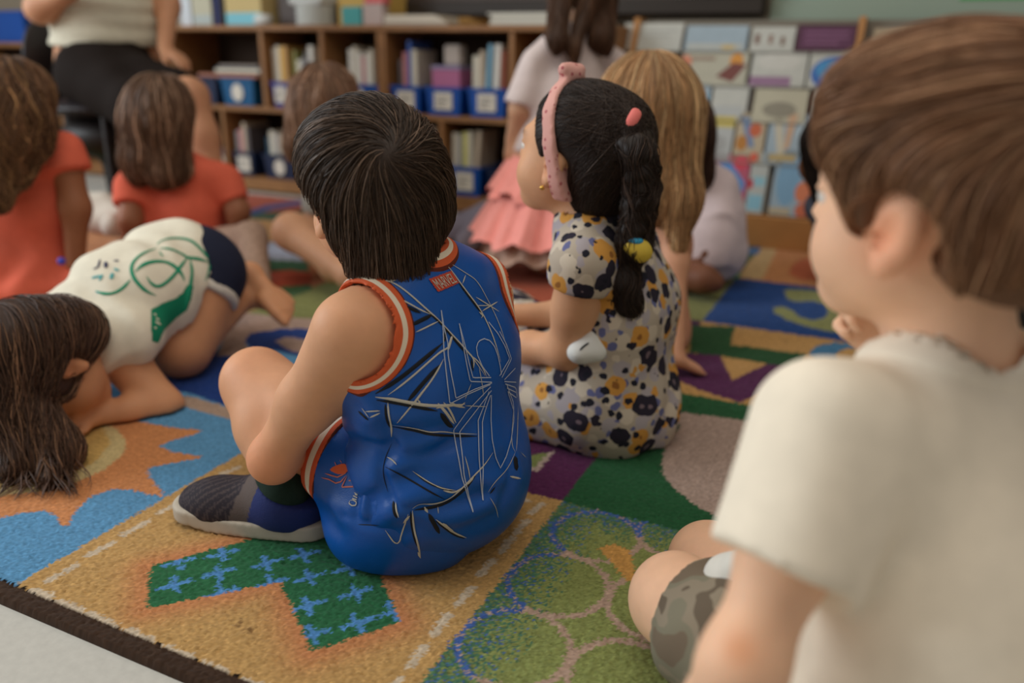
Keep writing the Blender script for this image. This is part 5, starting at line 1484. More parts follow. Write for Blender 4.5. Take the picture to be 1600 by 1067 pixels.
    bd = solid('braid', [(pr, 0, [])], .0035, hair_mat(), t, colf=col_hair((34, 25, 21)), relax=2, post=[wrinkle(61, 190, .0012)])
    bv2 = bvh_of(bd)
    pa = grow(bv2, hair_roots(bd, 900), lambda p, n, tt: np.array([.12, .05, -1.0]) + .8 * sx[0] * math.sin(p[2] * 90), 8, .008, (.0004, .004), .25)
    locks('braid_locks', pa, RNG.uniform(.0005, .0011, len(pa)), hair_mat(), t, tone(len(pa), dark, .3, (78, 60, 50), .15))
    pink = mat('coral_elastic', (232, 122, 116), .6)
    bm = bmesh.new()
    tdir = Vector(_n(bp[1] - bp[0] + RIGHT * .03)); q = tdir.to_track_quat('Z', 'Y').to_matrix().to_4x4()
    tor = []
    for i in range(28):
        a = 2 * math.pi * i / 28
        for j in range(12):
            c = 2 * math.pi * j / 12; rr = .0195 + .0065 * math.cos(c)
            tor.append(bm.verts.new(Matrix.Translation(tie + np.array([0, 0, .004])) @ q @ Vector((rr * math.cos(a), rr * math.sin(a), .0062 * math.sin(c) * 1.5))))
    for i in range(28):
        for j in range(12):
            bm.faces.new((tor[i * 12 + j], tor[((i + 1) % 28) * 12 + j], tor[((i + 1) % 28) * 12 + (j + 1) % 12], tor[i * 12 + (j + 1) % 12]))
    bm_obj('hair_elastic', bm, pink, t, True)
    solid('hair_clip', [([ell(P(996, 390, 1.196), (.019, .014, .019), None, .01), sph(P(984, 382, 1.195), .007), sph(P(1008, 396, 1.2), .007)], 0, [])], .003, mat('yellow_plastic', (212, 184, 70), .45), t)
    solid('clip_cap', [([ell(P(992, 376, 1.188), (.014, .010, .007), None, .01)], 0, [])], .0028, mat('sky_plastic', (50, 150, 190), .45), t)
    # headband
    hb = bpy.data.materials.new('headband_print'); hb.use_nodes = True
    nt = hb.node_tree; bs = nt.nodes['Principled BSDF']; bs.inputs['Roughness'].default_value = .8
    tc = nt.nodes.new('ShaderNodeTexCoord'); vo = nt.nodes.new('ShaderNodeTexVoronoi'); vo.inputs['Scale'].default_value = 95
    nt.links.new(tc.outputs['Object'], vo.inputs['Vector'])
    cr = nt.nodes.new('ShaderNodeValToRGB'); e = cr.color_ramp.elements; cr.color_ramp.interpolation = 'CONSTANT'
    e[0].position = 0; e[0].color = tuple(lin(176, 92, 96)) + (1,); e[1].position = .26; e[1].color = tuple(lin(216, 160, 150)) + (1,)
    nt.links.new(vo.outputs['Distance'], cr.inputs['Fac']); nt.links.new(cr.outputs['Color'], bs.inputs['Base Color'])
    ax = _n(H.f * .935 - H.u * .355); c0 = H.W(-.004, 0, .0)
    slab = lambda G: np.abs((G.X - c0[0]) * ax[0] + (G.Y - c0[1]) * ax[1] + (G.Z - c0[2]) * ax[2]) - .0115
    band = [H.E(-.014, 0, .03, .101, .0885, .089, .02), H.E(-.02, 0, -.03, .07, .0815, .08, .04)]
    kn = H.W(.036, 0, .112)
    solid('headband', [(band, 0, [slab, plane_cut(H.W(0, 0, -.062), -H.u)]), ([ell(kn, (.016, .012, .011), [H.f, H.l, H.u], .01), cap(kn, kn + H.l * .022 + H.u * .006, .007, .010), cap(kn, kn - H.l * .022 + H.u * .006, .007, .010)], 0, [])], .0035, hb, t, post=[wrinkle(63, 160, .0015)], k=.01)
    # earring
    bm = bmesh.new(); bmesh.ops.create_uvsphere(bm, u_segments=12, v_segments=8, radius=.004)
    for v in bm.verts: v.co += Vector(H.W(.0, .086, -.047))
    bm_obj('earring', bm, mat('gold', (206, 160, 80), .3, metallic=1.0), t, True)
    # white card between arm and dress
    c = thing('paper_pouch', 'crumpled white paper pouch tucked between the arm and the flowered dress', 'pouch', P(918, 555, 1.30))
    solid('pouch', [([cap(P(928, 510, 1.275), P(908, 548, 1.262), .014, .022, .02), cap(P(930, 520, 1.27), P(934, 546, 1.265), .018, .018, .02)], 0, [])], .003, mat('white_tissue', (224, 226, 222), .7), c, post=[wrinkle(65, 150, .003)])
    bvp = bvh_of(bpy.data.objects['pouch'])
    ribbons('pouch_mark', bvp, [(zpx([(670, 575), (700, 545), (750, 508)], .1874, 780, 440), .003)], mat('web_black', (14, 18, 26), .6), c, .001, 1.5)
flower_girl()
# ------------------------------------------------------------------ the child resting face-down on the rug
def resting_girl():
    t = thing('person', 'child in white green-printed T-shirt crouched face-down on the rug, brown hair spilling forward', 'person', (-1.27, 1.0, 0))
    X_, Y_, Z_ = np.eye(3)
    f = -Z_; l = _n(X_ + .05 * Y_); hd = -Y_
    pv = np.array((-1.335, 1.215, .190)); ch = np.array((-1.315, 1.07, .165)); sp = np.array((-1.295, .96, .128)); nb = np.array((-1.275, .895, .115))
    H = Head(P(58, 575, 1.325), _n(-Z_ + .12 * X_ - .05 * Y_), _n(-Y_ - .15 * X_ - .1 * Z_), 1.0)
    shL = P(178, 548, 1.475); elL = P(256, 636, 1.475); wrL = P(150, 652, 1.405)
    shR = sp - l * .10; elR = np.array((-1.46, .88, .03)); wrR = np.array((-1.31, .80, .022))
    hipL = pv + l * .068 - Z_ * .01; knL = P(283, 545, 1.62); anL = P(388, 452, 1.80)
    hipR = pv - l * .055; knR = np.array((-1.42, 1.11, .05)); anR = np.array((-1.40, 1.33, .04))
    T = []
    for s in (1, -1):
        T += [cap(pv + l * .038 * s, ch + l * .035 * s, .080, .070, .05), cap(ch + l * .035 * s, sp + l * .035 * s, .070, .05, .05), cap(nb, sp + l * .095 * s, .033, .036, .035)]
    b = T + limb([shL, elL], [.044, .034], .03) + limb([elL, elL * .5 + wrL * .5, wrL], [.033, .028, .020]) + hand(wrL, P(95, 660, 1.36) - wrL, -Z_, 1, 1.0, .25)
    b += limb([shR, elR], [.04, .03]) + limb([elR, wrR], [.03, .02]) + hand(wrR, X_, -Z_, -1, 1.0, .2)
    b += limb([hipL, knL], [.070, .060]) + limb([knL, anL], [.05, .031]) + foot(anL, P(436, 512, 1.79) - anL, _n(-Z_ - .3 * X_), 1.15)
    b += limb([hipR, knR], [.072, .054]) + limb([knR, anR], [.048, .028]) + foot(anR, _n(Y_ - .2 * Z_), -Z_, 1.0)
    b += H.prims(nb, .034)
    solid('body', [(b, 0, [floor_cut(.003)])], .005, SKIN, t, colf=skin_cols((206, 148, 108), H), relax=3)
    H.eyes(t)
    white = cloth('white_print_tee', (226, 218, 198))
    tm = bpy.data.materials
    ax = _n(elL - shL); axR = _n(elR - shR)
    ncut = [ell(nb - Y_ * .02, (.06, .05, .055), None, .01)]
    belly = [cap(pv - Z_ * .03, ch - Z_ * .05, .085, .07, .05)]
    wr = [wrinkle(71, 44, .004), wrinkle(73, 95, .0022, None, Y_ + .4 * X_)]
    tee = solid('t_shirt', [(T + belly, .014, [minus(ncut), minus(limb([hipL, knL], [.074, .066]), .004), plane_cut(pv + np.array((0, .062, .0)), _n(Y_ + .18 * Z_ + .25 * X_)), floor_cut(.012)]), sleeve(shL, elL, .20, .056, .058), sleeve(shR, elR, .25, .054, .054)], .0048, white, t, post=wr, k=.035)
    navy = cloth('navy_jersey', (38, 42, 60))
    aL, aR = _n(knL - hipL), _n(knR - hipR)
    hL = hipL + (knL - hipL) * .30; hR = hipR + (knR - hipR) * .24
    PV = [cap(pv + l * .036, pv - l * .036, .086, .086, .04), cap(pv + l * .036, ch + l * .03, .083, .07, .04)]
    solid('shorts', [(PV, .002, [plane_cut(pv - Y_ * .03, -Y_)]), (limb([hipL, knL], [.078, .07]), 0, [plane_cut(hL, aL)]), (limb([hipR, knR], [.083, .07]), 0, [plane_cut(hR, aR)])], .005, navy, t, k=.03)
    solid('shorts_hem', [(limb([hipL, knL], [.0805, .0725]), 0, [plane_cut(hL + aL * .003, aL), plane_cut(hL - aL * .017, -aL)]), (limb([hipR, knR], [.0855, .0725]), 0, [plane_cut(hR + aR * .003, aR), plane_cut(hR - aR * .017, -aR)])], .0042, cloth('white_binding', (214, 208, 196)), t)
    # print on the back
    bv = bvh_of(tee); z = lambda p: smooth_poly(zpx(p, .225, 130, 340), False, 2)
    gr = mat('green_print', (24, 142, 106), .8); tq = mat('turquoise_print', (86, 168, 168), .8); ink = mat('navy_print', (58, 60, 88), .8)
    lines = [([(515, 195), (530, 165), (620, 140), (735, 150), (800, 200), (860, 270), (880, 310), (870, 380), (845, 440)], .006), ([(510, 215), (430, 240), (360, 290), (330, 350), (350, 420), (400, 480), (450, 520), (505, 540)], .0065),
             ([(530, 215), (600, 215), (690, 255), (720, 280), (800, 285), (870, 310)], .0075), ([(360, 380), (410, 330), (480, 305), (570, 305), (640, 340), (690, 400), (700, 440)], .0085), ([(730, 270), (690, 320), (640, 390), (580, 450), (520, 485), (470, 460), (440, 410)], .006),
             ([(740, 290), (755, 360), (750, 440), (730, 520), (715, 600), (700, 650)], .008), ([(90, 510), (140, 530), (210, 530), (280, 490), (330, 430)], .006), ([(530, 235), (540, 260), (560, 275)], .003)]
    ribbons('green_print', bv, [(z(p), w) for p, w in lines], gr, tee, .0012, 3.0)
    fill('green_panel', bv, [(zpx([(470, 640), (560, 590), (640, 560), (690, 520), (720, 470), (765, 470), (750, 560), (720, 640), (640, 700), (560, 780), (520, 870), (480, 860), (470, 760)], .225, 130, 340), 0)], mat('deep_green_print', (14, 128, 94), .8), tee, 1.4, .0009)
    ribbons('panel_lettering', bv, [(zpx(p, .225, 130, 340), .005) for p in ([(485, 672), (505, 680)], [(500, 700), (525, 715)], [(495, 725), (535, 745)], [(490, 770), (505, 765)])], white, tee, .0018, 1.5)
    ribbons('small_print', bv, [(zpx(p, .225, 130, 340), w, mi) for p, w, mi in (([(70, 360), (105, 345), (118, 290)], .004, 0), ([(157, 308), (160, 352)], .007, 0), ([(212, 300), (250, 302)], .004, 0), ([(60, 420), (125, 405)], .005, 1), ([(115, 440), (135, 395)], .006, 1), ([(195, 430), (205, 385)], .007, 1), ([(215, 355), (250, 372)], .005, 1), ([(90, 515), (130, 525)], .004, 1))],
            None, tee, .0012, 1.5, mats=[ink, tq])
    # hair: over the head, then spilling to the rug
    top = H.W(-.03, .02, .085)
    spill = [cap(H.W(.0, -.03, .08), FL(60, 700, .03), .05, .03, .04), cap(H.W(.01, .03, .07), FL(95, 705, .025), .045, .022, .04), cap(FL(95, 705, .025), FL(75, 750, .012), .024, .010, .03), cap(FL(60, 700, .03), FL(20, 738, .014), .03, .014, .03), cap(H.W(-.02, -.06, .02), FL(-20, 700, .03), .05, .03, .04)]
    pr = scalp(H, .016)
    ear = [(H.W(.008, .088, -.022), .025)]
    gdir = _n(FL(60, 740) - H.c + np.array((0, 0, -.02)))
    long_hair(t, H, pr, [floor_cut(.004), plane_cut(H.W(.045, 0, 0), H.f), minus([sph(ear[0][0], ear[0][1], .01)])], (80, 56, 42), (140, 104, 78), 2300, 16, .013, part=(-.07, .0, .05), h=.005, curl=.006, down=1.5, rad=(.0007, .0016), lift=(.001, .010), avoid=ear, g=gdir, extra=[(spill, 0, [floor_cut(.004), minus([sph(ear[0][0], ear[0][1], .01)])])])
    # loose ends fanning over the rug
    ends = []
    for k in range(260):
        a = FL(RNG.uniform(20, 120), RNG.uniform(690, 715), RNG.uniform(.008, .03)); b_ = FL(RNG.choice([RNG.uniform(-20, 40), RNG.uniform(55, 80), RNG.uniform(95, 132)]), RNG.uniform(735, 785), .004)
        s = np.linspace(0, 1, 10)[:, None]; bend = RNG.normal(size=3) * .014; bend[2] = abs(bend[2]) * .6
        pth = a * (1 - s) + b_ * s + bend * np.sin(s * 3.0) * s; pth[:, 2] = np.maximum(pth[:, 2], .003); ends.append(pth)
    locks('loose_ends', np.array(ends), RNG.uniform(.0012, .0026, len(ends)), hair_mat(), t, tone(len(ends), (84, 60, 46), .25, (120, 92, 70), .2))
    st = []
    for a, b_, c_ in (((150, 590, 1.42), (165, 640, 1.41), (160, 668, 1.40)), ((140, 560, 1.43), (160, 610, 1.43), (172, 618, 1.43)), ((150, 540, 1.44), (150, 600, 1.43), (138, 640, 1.41)), ((110, 500, 1.42), (140, 560, 1.43), (150, 620, 1.42))):
        q = np.array([P(*a), P(*b_), P(*c_)])
        for _ in range(10):
            s = np.linspace(0, 1, 10)[:, None]; q2 = q + RNG.normal(size=q.shape) * .004
            st.append((1 - s) ** 2 * q2[0] + 2 * s * (1 - s) * q2[1] + s ** 2 * q2[2])
    locks('stray_locks', np.array(st), RNG.uniform(.0006, .0012, len(st)), hair_mat(), t, tone(len(st), (72, 50, 38), .25))
resting_girl()

# ------------------------------------------------------------------ children seen from behind, farther off
coral = lambda: cloth('coral_cotton', (218, 104, 80))
def back_kid(label, loc, skin, H, pv, ch, sp, nb, deg, arms, legs, h=.0065, wt=(.04, .045, .088, .07, .10)):
    t = thing('person', label, 'person', loc)
    f = facing(deg); l = np.array([-f[1], f[0], 0])
    T = torso(pv, ch, sp, nb, l, f, *wt)
    b = list(T)
    for pts, rad, hd in arms:
        b += limb(pts, rad, .03)
        if hd: b += hand(pts[-1], *hd)
    for pts, rad in legs: b += limb(pts, rad, .03)
    b += H.prims(nb, .034)
    solid('body', [(b, 0, [floor_cut(.003)])], h, SKIN, t, colf=skin_cols(skin, H), relax=3)
    H.eyes(t)
    return t, T, f, l
u = UPV
def coral_dress_girl():
    H = Head(P(20, 172, 1.95), facing(-8), u)
    pv, ch, sp, nb = P(38, 420, 2.17), P(36, 320, 2.11), P(36, 250, 2.05), P(28, 222, 2.02)
    shR, elR, wrR = P(102, 234, 2.04), P(118, 325, 2.06), P(118, 415, 2.10)
    shL, elL, wrL = P(-32, 240, 2.04), P(-62, 330, 2.1), P(-70, 420, 2.12)
    t, T, f, l = back_kid('girl with long wavy brown hair in coral dress at the far left, seen from behind', FL(40, 468), (150, 96, 66), H, pv, ch, sp, nb, -5,
        [([shR, elR, wrR], [.037, .034, .023], (-u + FWD * .3, FWD, -1, 1.0, .2)), ([shL, elL, wrL], [.037, .031, .021], (-u + FWD * .3, FWD, 1, 1.0, .2))], [([pv, pv + FWD * .25 - u * .05], [.07, .05]), ([pv - RIGHT * .04, pv + FWD * .2 - RIGHT * .2 - u * .05], [.07, .05])])
    base = FL(35, 455)
    sk = [cap(ch - u * .02, pv + u * .0, .085, .12, .05), ell(base + u * .035, (.22, .20, .075), [RIGHT, FWD, u], .06), cap(pv, P(120, 440, 2.12), .12, .035, .06), cap(pv, P(-60, 440, 2.12), .12, .05, .06)]
    cm = coral()
    solid('dress', [(T, .013, [minus([ell(nb + u * .02, (.05, .055, .05), [f, l, u], .01)])]), (sk, 0, [floor_cut(.004)]), sleeve(shR, elR, .33, .048, .058), sleeve(shL, elL, .33, .048, .058)], .0062, cm, t,
          post=[wrinkle(81, 60, .006, lambda X, Y, Z: np.clip((.22 - Z) / .15, 0, 1), RIGHT + .2 * u), wrinkle(83, 40, .004)], k=.03)
    hp = scalp(H, .022) + [cap(H.W(-.06, .02, .0), P(8, 300, 1.965), .075, .055, .05), cap(H.W(-.05, -.05, -.02), P(66, 262, 1.985), .055, .04, .05), cap(P(8, 300, 1.965), P(18, 345, 1.995), .05, .025, .05), cap(H.W(-.05, .06, -.02), P(-40, 290, 1.98), .05, .045, .05)]
    long_hair(t, H, hp, cap_cuts(H, .03), (108, 76, 52), (164, 124, 84), 2600, 17, .0165, h=.0065, curl=.02, rad=(.0014, .0030), lift=(.001, .012), post=[lambda D, G: D + .009 * wob(12, 70)(G.X, G.Y, G.Z)])
    bm = bmesh.new(); bmesh.ops.create_uvsphere(bm, u_segments=12, v_segments=8, radius=.010)
    for v in bm.verts: v.co = v.co + Vector(P(96, 408, 2.03))
    bm_obj('bracelet_bead', bm, mat('blue_bead', (70, 76, 190), .3), t, True)
coral_dress_girl()
def coral_tee_girl():
    H = Head(P(254, 180, 2.36), facing(2), u, .98)
    pv, ch, sp, nb = P(282, 408, 2.52), P(280, 330, 2.47), P(272, 276, 2.43), P(262, 252, 2.40)
    shR, elR, wrR = P(352, 282, 2.44), P(372, 330, 2.44), P(366, 385, 2.48)
    shL, elL, wrL = P(206, 292, 2.38), P(203, 345, 2.36), P(205, 400, 2.40)
    t, T, f, l = back_kid('girl with straight brown hair in coral T-shirt, seen from behind beside the resting child', FL(285, 405), (150, 98, 70), H, pv, ch, sp, nb, 0,
        [([shR, elR, wrR], [.040, .032, .022], (-u, FWD, -1, 1.0, .2)), ([shL, elL, wrL], [.038, .03, .021], (-u, FWD, 1, 1.0, .2))], [])
    solid('t_shirt', [(T, .016, [minus([ell(nb + u * .02, (.05, .055, .05), [f, l, u], .01)]), floor_cut(.02)]), sleeve(shR, elR, .72, .052, .046), sleeve(shL, elL, .55, .050, .046)], .0065, coral(), t, post=[wrinkle(85, 45, .005)], k=.035)
    leg = [cap(pv, P(392, 372, 2.38), .09, .045, .04), cap(P(392, 372, 2.38), P(405, 440, 2.22), .045, .034, .03), cap(pv, P(190, 400, 2.4), .09, .05, .04)]
    solid('leggings', [(leg, 0, [floor_cut(.006)])], .0065, cloth('pale_speckled_leggings', (168, 140, 122), noise=.25, nscale=90), t, post=[wrinkle(87, 90, .003)])
    hp = scalp(H, .018) + [cap(H.W(-.05, .0, -.02), P(262, 262, 2.36), .07, .062, .05), cap(P(262, 262, 2.36), P(300, 272, 2.38), .05, .022, .05), cap(H.W(-.04, .05, -.02), P(212, 250, 2.33), .045, .035, .05), cap(P(212, 250, 2.33), P(215, 282, 2.345), .03, .015, .04)]
    long_hair(t, H, hp, cap_cuts(H, .03), (102, 74, 55), (172, 136, 110), 1800, 15, .016, h=.0065, curl=.006, rad=(.0013, .0026), lift=(.001, .010))
coral_tee_girl()
def green_kid():
    H = Head(P(507, 168, 2.32), facing(20), u, 1.0)
    pv, ch, sp, nb = P(600, 405, 2.42), P(585, 330, 2.38), P(550, 262, 2.35), P(525, 238, 2.33)
    t = None
    hipL = pv - RIGHT * .06; knL = P(456, 362, 2.26); anL = P(548, 432, 2.12)
    hipR = pv + RIGHT * .05; knR = P(640, 410, 2.26); anR = P(520, 425, 2.18)
    shL, elL, wrL = P(500, 300, 2.32), P(490, 350, 2.36), P(540, 380, 2.40)
    shR, elR, wrR = P(612, 290, 2.42), P(660, 345, 2.4), P(640, 390, 2.4)
    t, T, f, l = back_kid('child with light brown hair sitting cross-legged behind the boy in the jersey', FL(585, 425), (196, 146, 112), H, pv, ch, sp, nb, 25,
        [([shL, elL, wrL], [.038, .029, .02], (RIGHT, FWD, 1, 1.0, .3)), ([shR, elR, wrR], [.038, .029, .02], (-RIGHT, FWD, -1, 1.0, .3))],
        [([hipL, knL], [.075, .05]), ([knL, anL], [.05, .032]), ([hipR, knR], [.075, .05]), ([knR, anR], [.045, .03]), ([anL, anL + RIGHT * .09 - u * .01], [.03, .022])])
    solid('t_shirt', [(T, .013, [minus([ell(nb + u * .02, (.05, .055, .05), [f, l, u], .01)])]), sleeve(shL, elL, .6, .047, .045), sleeve(shR, elR, .6, .047, .045)], .0065, cloth('grey_cotton', (152, 150, 142)), t, post=[wrinkle(89, 50, .004)], k=.03)
    gs = limb([hipL, knL], [.088, .064]); gr_ = limb([hipR, knR], [.088, .064])
    solid('shorts', [(gs, 0, [plane_cut(hipL + (knL - hipL) * .50, knL - hipL), floor_cut(.004)]), (gr_, 0, [plane_cut(hipR + (knR - hipR) * .8, knR - hipR), floor_cut(.004)])], .0065, cloth('green_cotton', (34, 100, 60)), t, post=[wrinkle(90, 70, .004)])
    hp = scalp(H, .020) + [cap(H.W(-.03, .06, -.0), P(455, 245, 2.30), .042, .028, .04), cap(H.W(-.05, 0, -.02), P(500, 240, 2.33), .065, .04, .05)]
    long_hair(t, H, hp, cap_cuts(H, .03), (130, 96, 74), (176, 138, 110), 1500, 14, .013, h=.0065, curl=.008, rad=(.0012, .0024), post=[lambda D, G: D + .007 * wob(15, 75)(G.X, G.Y, G.Z)])
green_kid()
def grey_trouser_kid():
    H = Head(P(632, 240, 2.84), facing(30), u, .95)
    pv, ch, sp, nb = P(650, 392, 2.97), P(645, 330, 2.92), P(640, 292, 2.89), P(636, 275, 2.87)
    hip = pv + RIGHT * .05; kn = P(764, 340, 2.84); an = P(725, 388, 2.70)
    t, T, f, l = back_kid('child in grey trousers with dark shoes, mostly hidden behind the jersey boy', FL(650, 400), (190, 138, 104), H, pv, ch, sp, nb, 20,
        [([sp + RIGHT * .1, P(690, 350, 2.92), P(680, 380, 2.87)], [.036, .028, .02], None), ([sp - RIGHT * .1, P(590, 350, 2.92), P(610, 380, 2.87)], [.036, .028, .02], None)], [])
    solid('t_shirt', [(T, .013, [minus([ell(nb + u * .02, (.05, .055, .05), [f, l, u], .01)])])], .007, cloth('teal_cotton', (52, 88, 84)), t, k=.03)
    solid('trousers', [([cap(hip, kn, .085, .058, .03), cap(kn, an, .056, .045, .03), cap(pv - RIGHT * .05, P(600, 400, 2.82), .085, .06, .03)], 0, [floor_cut(.004)])], .0065, cloth('grey_twill', (112, 104, 112)), t, post=[wrinkle(91, 70, .003)])
    solid('shoe', [([cap(an + u * .0, an - RIGHT * .10 - u * .015, .042, .03, .02), cap(an - u * .02, an - RIGHT * .12 - u * .03, .03, .024, .02)], 0, [floor_cut(.003)])], .006, mat('black_shoe', (34, 26, 24), .6), t)
    hp = scalp(H, .016)
    long_hair(t, H, hp, cap_cuts(H, .03), (56, 40, 30), (90, 68, 52), 600, 10, .012, h=.007, rad=(.001, .002))
grey_trouser_kid()
def tutu_girl():
    H = Head(P(905, -45, 2.36), facing(35), u)
    nb, sp, ch, pv = P(905, 45, 2.38), P(898, 80, 2.40), P(885, 150, 2.42), P(862, 245, 2.45)
    shL, elL, wrL = P(836, 98, 2.34), P(812, 170, 2.36), P(800, 215, 2.42)
    shR, elR, wrR = P(958, 98, 2.46), P(975, 175, 2.5), P(950, 230, 2.5)
    knL, anL = P(850, 400, 2.45), P(895, 420, 2.36)
    t, T, f, l = back_kid('girl kneeling upright in a ruffled coral-pink tutu with brown pigtails', FL(870, 415), (206, 160, 128), H, pv, ch, sp, nb, 40,
        [([shL, elL, wrL], [.036, .028, .02], (-u, FWD, 1, 1.0, .3)), ([shR, elR, wrR], [.036, .028, .02], (-u, FWD, -1, 1.0, .3))],
        [([pv - RIGHT * .04, knL], [.075, .05]), ([knL, anL], [.045, .03]), ([pv + RIGHT * .05, P(890, 395, 2.52)], [.075, .05]), ([P(890, 395, 2.52), P(930, 415, 2.44)], [.045, .03])], wt=(.035, .04, .08, .066, .095))
    solid('blouse', [(T, .013, [minus([ell(nb + u * .02, (.05, .055, .05), [f, l, u], .01)]), plane_cut(pv + u * .02, -u)]), sleeve(shL, elL, .95, .044, .052), sleeve(shR, elR, .95, .044, .05)], .0062, cloth('pale_pink_cotton', (214, 198, 194)), t, post=[wrinkle(93, 60, .004)], k=.03)
    # two ruffled tiers: open gathered skirts, each a thickened surface
    def ruffle(name, zt, zb, rt, rb, amp, m, ph):
        V, F = [], []
        na, nz = 120, 9
        c0, c1 = pv, P(832, 372, 2.42)
        for sgn in (0, .004):
            for j in range(nz):
                s = j / (nz - 1); zz = zt + (zb - zt) * s
                cx = c0 + (c1 - c0) * np.clip((c0[2] - zz) / (c0[2] - c1[2]), -.3, 1.2)
                for i in range(na):
                    a = 2 * math.pi * i / na
                    r = rt + (rb - rt) * s ** .8 + amp * s * math.sin(a * 15 + ph + 1.2 * math.sin(a * 3)) + .4 * amp * s * math.sin(a * 37 + ph) - sgn
                    V.append((cx[0] + r * math.cos(a), cx[1] + r * math.sin(a), zz + .012 * s * math.sin(a * 9 + ph)))
        n = na * nz
        for o in (0, n):
            for j in range(nz - 1):
                for i in range(na):
                    q = [o + j * na + i, o + j * na + (i + 1) % na, o + (j + 1) * na + (i + 1) % na, o + (j + 1) * na + i]
                    F.append(q if o else q[::-1])
        for j in (0, nz - 1):
            for i in range(na):
                q = [j * na + i, j * na + (i + 1) % na, n + j * na + (i + 1) % na, n + j * na + i]
                F.append(q if j else q[::-1])
        mesh_obj(name, V, np.array(F), m, t, True)
    tul = cloth('coral_tulle', (255, 165, 155), rough=.8, sheen=.3)
    zt = pv[2]
    ruffle('tutu_upper_tier', zt + .075, zt - .10, .085, .165, .012, tul, 0)
    ruffle('tutu_lower_tier', zt - .04, zt - .225, .11, .185, .014, tul, 2)
    ruffle('underskirt', zt - .12, zt - .275, .10, .14, .006, cloth('cream_satin', (214, 180, 160)), 1)
    dk = (84, 58, 42)
    hp = scalp(H, .016) + [cap(H.W(-.02, .075, -.02), P(868, 62, 2.27), .035, .026, .03), cap(P(868, 62, 2.27), P(862, 100, 2.28), .024, .008, .03), cap(H.W(-.03, -.07, -.03), P(935, 60, 2.36), .045, .042, .03), cap(P(935, 60, 2.36), P(945, 85, 2.38), .04, .012, .03), cap(H.W(-.07, .0, -.03), P(897, 75, 2.29), .03, .012, .03), cap(P(897, 75, 2.29), P(898, 105, 2.30), .013, .008, .03)]
    long_hair(t, H, hp, cap_cuts(H, .03), dk, (110, 78, 56), 1300, 15, .016, h=.006, curl=.004, rad=(.0012, .0024))
tutu_girl()
def blonde_girl():
    H = Head(P(1006, 172, 1.73), facing(12), u, 1.0)
    nb, sp, ch, pv = P(1000, 252, 1.76), P(1000, 285, 1.785), P(990, 380, 1.83), P(980, 500, 1.87)
    shR, elR, wrR = P(1040, 300, 1.745), P(1054, 410, 1.715), P(1056, 560, 1.665)
    shL, elL, wrL = P(945, 300, 1.78), P(925, 400, 1.82), P(930, 480, 1.86)
    t, T, f, l = back_kid('girl with long blonde hair and bare shoulder leaning on her hand behind the flowered dress', FL(985, 545), (206, 152, 120), H, pv, ch, sp, nb, 10,
        [([shR, shR * .5 + elR * .5, elR], [.038, .032, .028], None), ([elR, wrR], [.027, .019], (_n(RIGHT * .9 + FWD * .2 - u * .5), -u, 1, 1.05, .12)), ([shL, elL, wrL], [.038, .029, .02], (FWD, -u, 1, 1.0, .3))], [([pv, P(900, 560, 1.9)], [.08, .05]), ([pv, P(1000, 520, 2.1)], [.08, .05])], h=.0055)
    solid('tank_dress', [(T, .011, [minus([ell(nb + u * .01, (.07, .075, .06), [f, l, u], .01)]), minus([sph(shR, .055), sph(shL, .055)])]), ([cap(ch, pv, .085, .11, .05), ell(pv - u * .03, (.15, .14, .09), [RIGHT, FWD, u], .05)], 0, [floor_cut(.004)])], .0062, cloth('peach_cotton', (206, 150, 122)), t, post=[wrinkle(95, 50, .004)], k=.03)
    bm = bmesh.new()
    for k in range(9):
        a = nb - u * .004 + (RIGHT * math.cos(-1.2 + k * .28) + -FWD * math.sin(1.0 + k * .1) * .8) * .046
        bmesh.ops.create_uvsphere(bm, u_segments=10, v_segments=7, radius=.0085, matrix=Matrix.Translation(a))
    bm_obj('red_necklace', bm, mat('red_bead', (206, 60, 48), .4), t, True)
    hp = scalp(H, .018) + [cap(H.W(-.05, 0, -.0), P(1020, 300, 1.715), .082, .06, .05), cap(P(1020, 300, 1.715), P(1062, 318, 1.70), .05, .03, .05), cap(P(1062, 318, 1.70), P(1058, 392, 1.70), .03, .014, .04), cap(H.W(-.03, -.06, 0), P(1060, 290, 1.71), .05, .036, .05), cap(H.W(-.03, .06, 0), P(955, 300, 1.73), .05, .03, .05)]
    long_hair(t, H, hp, cap_cuts(H, .03), (184, 142, 100), (222, 184, 136), 2600, 17, .0165, h=.0055, curl=.004, rad=(.0010, .0020), lift=(.001, .009))
blonde_girl()
